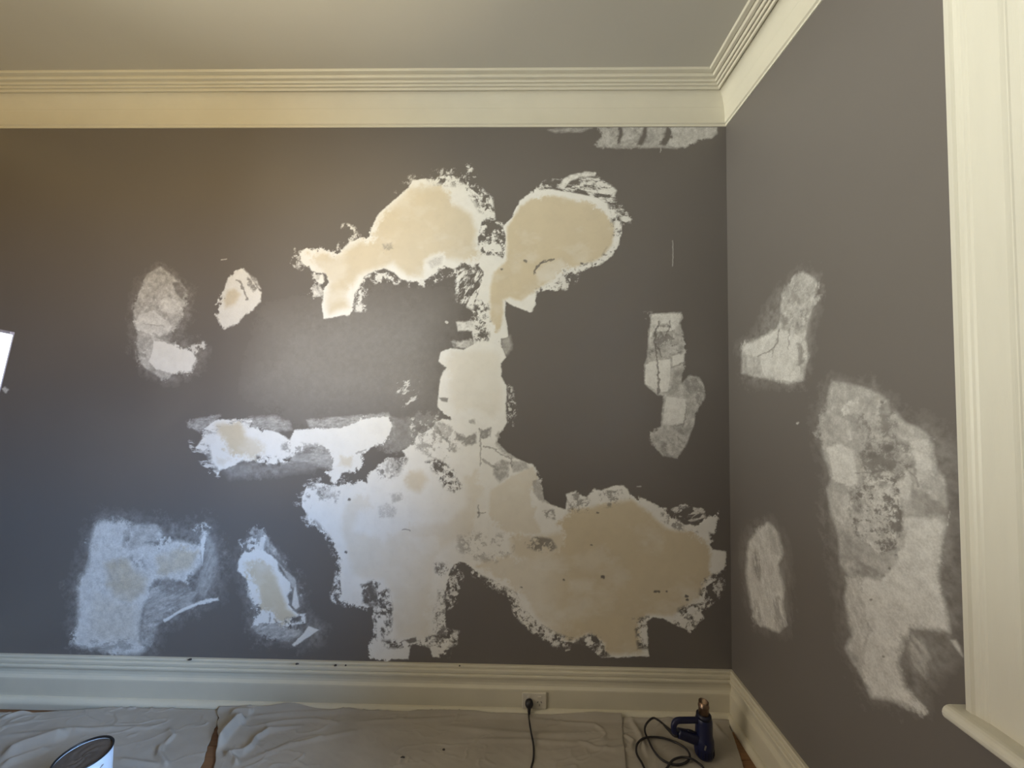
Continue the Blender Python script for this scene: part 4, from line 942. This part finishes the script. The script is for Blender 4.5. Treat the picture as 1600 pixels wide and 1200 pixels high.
cpx = [(1010,1131),(1007.5,1142),(1013,1156),(1022,1173.5),(1036,1188),(1056,1195),(1072,1191),(1078,1181),(1071,1169),(1051,1158),(1029,1152),(1007.5,1153),(996,1162),(994.5,1176),(1003,1192),(1012,1208),(1030,1212),(1042,1200),(1051,1188),(1065,1183),(1079,1185),(1091,1192),(1099,1200),(1112,1222),(1120,1260),(1060,1320)]
lift = [.06,.03,0,0,0,0,0,.004,.004,0,.003,.008,.004,0,0,0,0,0,.010,.004,.010,.002,0,0,0,0]
pts = [gr(h0), gr(on_z(1036,1131,0.085)), gr(on_z(1028,1125,0.08)), gr(on_z(1020,1122,0.07))] + [gr(on_z(x, y, cz+l)) for (x, y), l in zip(cpx[:-1], lift)] + [gr(q) for q in ((0.66, 1.10, 0.018), (0.52, 0.7, 0.018), (0.60, 0.1, 0.018), (0.45, -0.6, 0.018), (0.35, -1.15, 0.018))]
obj('cord', tube(smooth_path(pts, 7), circ(0.0042, 10)), 'black_rubber', HG, smooth=True)
cs = smooth_path([gr(h0), gr(h0+np.array([-0.016, -0.004, 0.006])), gr(on_z(1036,1131,0.085))], 4)
obj('strain_relief', tube(cs, lambda t: circ(0.0075-0.003*t, 12)), 'black_rubber', HG, smooth=True)

# ------------------------------------------------------------------ paint tin at the lower left
TR, TH = 0.077, 0.185
tcn = on_z(130, 1178.5, TH+0.006)
PT = tag(empty('paint_tin', (tcn[0], tcn[1], 0.006)), 'open round tin with a pale printed side and brown dried filler', 'tin')
obj('tin_body', lathe([(0, 0.0), (TR-0.002, 0.0), (TR, 0.003), (TR, TH-0.006), (TR-0.001, TH-0.006), (TR-0.001, 0.02)], 48), 'tin_white', PT, smooth=True)
obj('rim', lathe([(TR+0.0003, TH-0.006), (TR+0.0018, TH-0.005), (TR+0.0022, TH-0.002), (TR+0.001, TH), (TR-0.001, TH-0.0005), (TR-0.003, TH-0.002), (TR-0.0035, TH-0.006), (TR-0.0015, TH-0.007)], 48), 'stand_metal', PT, smooth=True)
bm = bmesh.new(); rings = []
for i in range(15):
    r = (TR-0.0015)*i/14
    rings.append([bm.verts.new((r*math.cos(2*math.pi*k/40), r*math.sin(2*math.pi*k/40), TH-0.010+0.0035*math.sin(k*0.9+i)*random.random()*min(1, (14-i)/4))) for k in range(40 if i else 1)])
for a_, b2 in zip(rings, rings[1:]):
    for k in range(40):
        if len(a_) == 1: bm.faces.new((a_[0], b2[k], b2[(k+1) % 40]))
        else: bm.faces.new((a_[k], b2[k], b2[(k+1) % 40], a_[(k+1) % 40]))
tag(obj('filler', bm, 'tin_fill', PT, smooth=True), 'brown dried filler inside the tin')
hpth = [(TR+0.003, -0.004, TH-0.03)]
for k in range(13):
    a = math.pi*k/12; hpth.append(((TR+0.006)*math.cos(a), -(TR+0.006)*math.sin(a)*0.55-0.06*math.sin(a)*0, TH-0.03-0.11*math.sin(a)))
hpth = [(x, y - (0.045*math.sin(math.pi*i/13)), z) for i, (x, y, z) in enumerate(hpth)]
obj('wire_handle', tube(smooth_path(hpth, 3), circ(0.0018, 8)), 'steel', PT, smooth=True)

# ------------------------------------------------------------------ flakes of old paint
def flake(P, r, label, ny=0.0):
    bm = bmesh.new(); n = 8
    t = 0.0015
    ang = sorted(random.random()*2*math.pi for _ in range(n)) if False else [2*math.pi*(k+random.random()*0.5)/n for k in range(n)]
    rr = [r*(0.55+0.6*random.random()) for _ in range(n)]
    lo = [bm.verts.new((1.4*rr[k]*math.cos(ang[k]), 0.7*rr[k]*math.sin(ang[k]), 0)) for k in range(n)]
    hi = [bm.verts.new((1.3*rr[k]*math.cos(ang[k]), 0.65*rr[k]*math.sin(ang[k]), t+0.004*random.random())) for k in range(n)]
    ctr = bm.verts.new((0, 0, t+0.006))
    bm.faces.new(lo[::-1])
    for k in range(n):
        bm.faces.new((lo[k], lo[(k+1) % n], hi[(k+1) % n], hi[k])); bm.faces.new((hi[k], hi[(k+1) % n], ctr))
    o = obj('paint_flake', bm, 'chip'); o.location = tuple(P)
    return tag(o, label, 'paint flake', 'dark flakes of old paint')
ztop = 0.2097
for x, y, r, zz, lb in ((297, 1031, .008, ztop, 'dark paint flake on the skirting top below the chalky lower left repair'), (464, 1038, .007, ztop, 'dark paint flake on the skirting top below the slanting repair'),
                        (540, 1040.5, .0035, ztop, 'smallest dark crumb on the skirting top, left of the central repair'), (519, 1047, .006, 0.199, 'dark paint flake on the lower bead of the skirting'),
                        (718, 1041, .0035, ztop, 'tiny dark crumb on the skirting top under the central repair')):
    P = on_z(x, y, zz); P[1] = min(P[1], YB-0.005) if zz == ztop else YB-0.021
    flake(P, r, lb)
for x, y, r, lb in ((629, 1184, .007, 'black flake lying on the wide drop cloth near its front'), (693, 1172, .005, 'small brown crumb on the wide drop cloth left of the hanging cable')):
    flake(on_z(x, y, 0.013), r, lb)

# ------------------------------------------------------------------ glowing tilted panel of unknown kind at the left edge; unseen stand added
LY = 1.50
tr_ = on_y(19, 523, LY); br_ = on_y(0, 600, LY)
LP = tag(empty('glow_panel', (tr_[0]-0.40, LY, 0)), 'tilted glowing white panel cut off by the left edge', 'light panel')
lp0 = np.array(LP.location)
dn = (br_-tr_); dn /= np.linalg.norm(dn); sd = np.array([-dn[2], 0, dn[0]]); sd = -sd if sd[0] > 0 else sd
sd = sd/np.linalg.norm(sd); nr = np.array([0, -1.0, 0])
Lh, Lw, Lt = 0.34, 0.44, 0.02
def lpt(a, b, c): return tuple(tr_+sd*a+dn*b+nr*c-lp0)
def slab(a0, a1, b0, b1, c0, c1):
    bm = bmesh.new(); vs = [bm.verts.new(lpt(a, b, c)) for a, b, c in ((a0,b0,c0),(a1,b0,c0),(a1,b1,c0),(a0,b1,c0),(a0,b0,c1),(a1,b0,c1),(a1,b1,c1),(a0,b1,c1))]
    for q in ((0,1,2,3),(4,5,6,7),(0,1,5,4),(1,2,6,5),(2,3,7,6),(3,0,4,7)): bm.faces.new([vs[i] for i in q])
    return bm
obj('housing', slab(0.012, Lw+0.002, -0.011, Lh+0.004, -0.016, -0.002), 'panel_body', LP, bevel=0.002)
obj('glow_face', slab(0, Lw, 0, Lh, -0.002, 0.001), 'glow', LP)
mid = np.array(lpt(Lw*0.80, Lh/2, -Lt))
obj('pole', tube([(mid[0], 0.05, 0.10), (mid[0], 0.05, mid[2]+0.02)], circ(0.012, 12)), 'stand_metal', LP, smooth=True)
obj('bracket', box_bm(mid[0]-0.02, mid[0]+0.02, 0.025, 0.065, mid[2]-0.03, mid[2]+0.03), 'stand_metal', LP, bevel=0.003)
for k in range(3):
    a = math.radians(180+120*k)
    obj('leg', tube([(mid[0], 0.05, 0.30), (mid[0]+0.16*math.cos(a), 0.05+0.16*math.sin(a), 0.016)], circ(0.009, 10)), 'stand_metal', LP, smooth=True)
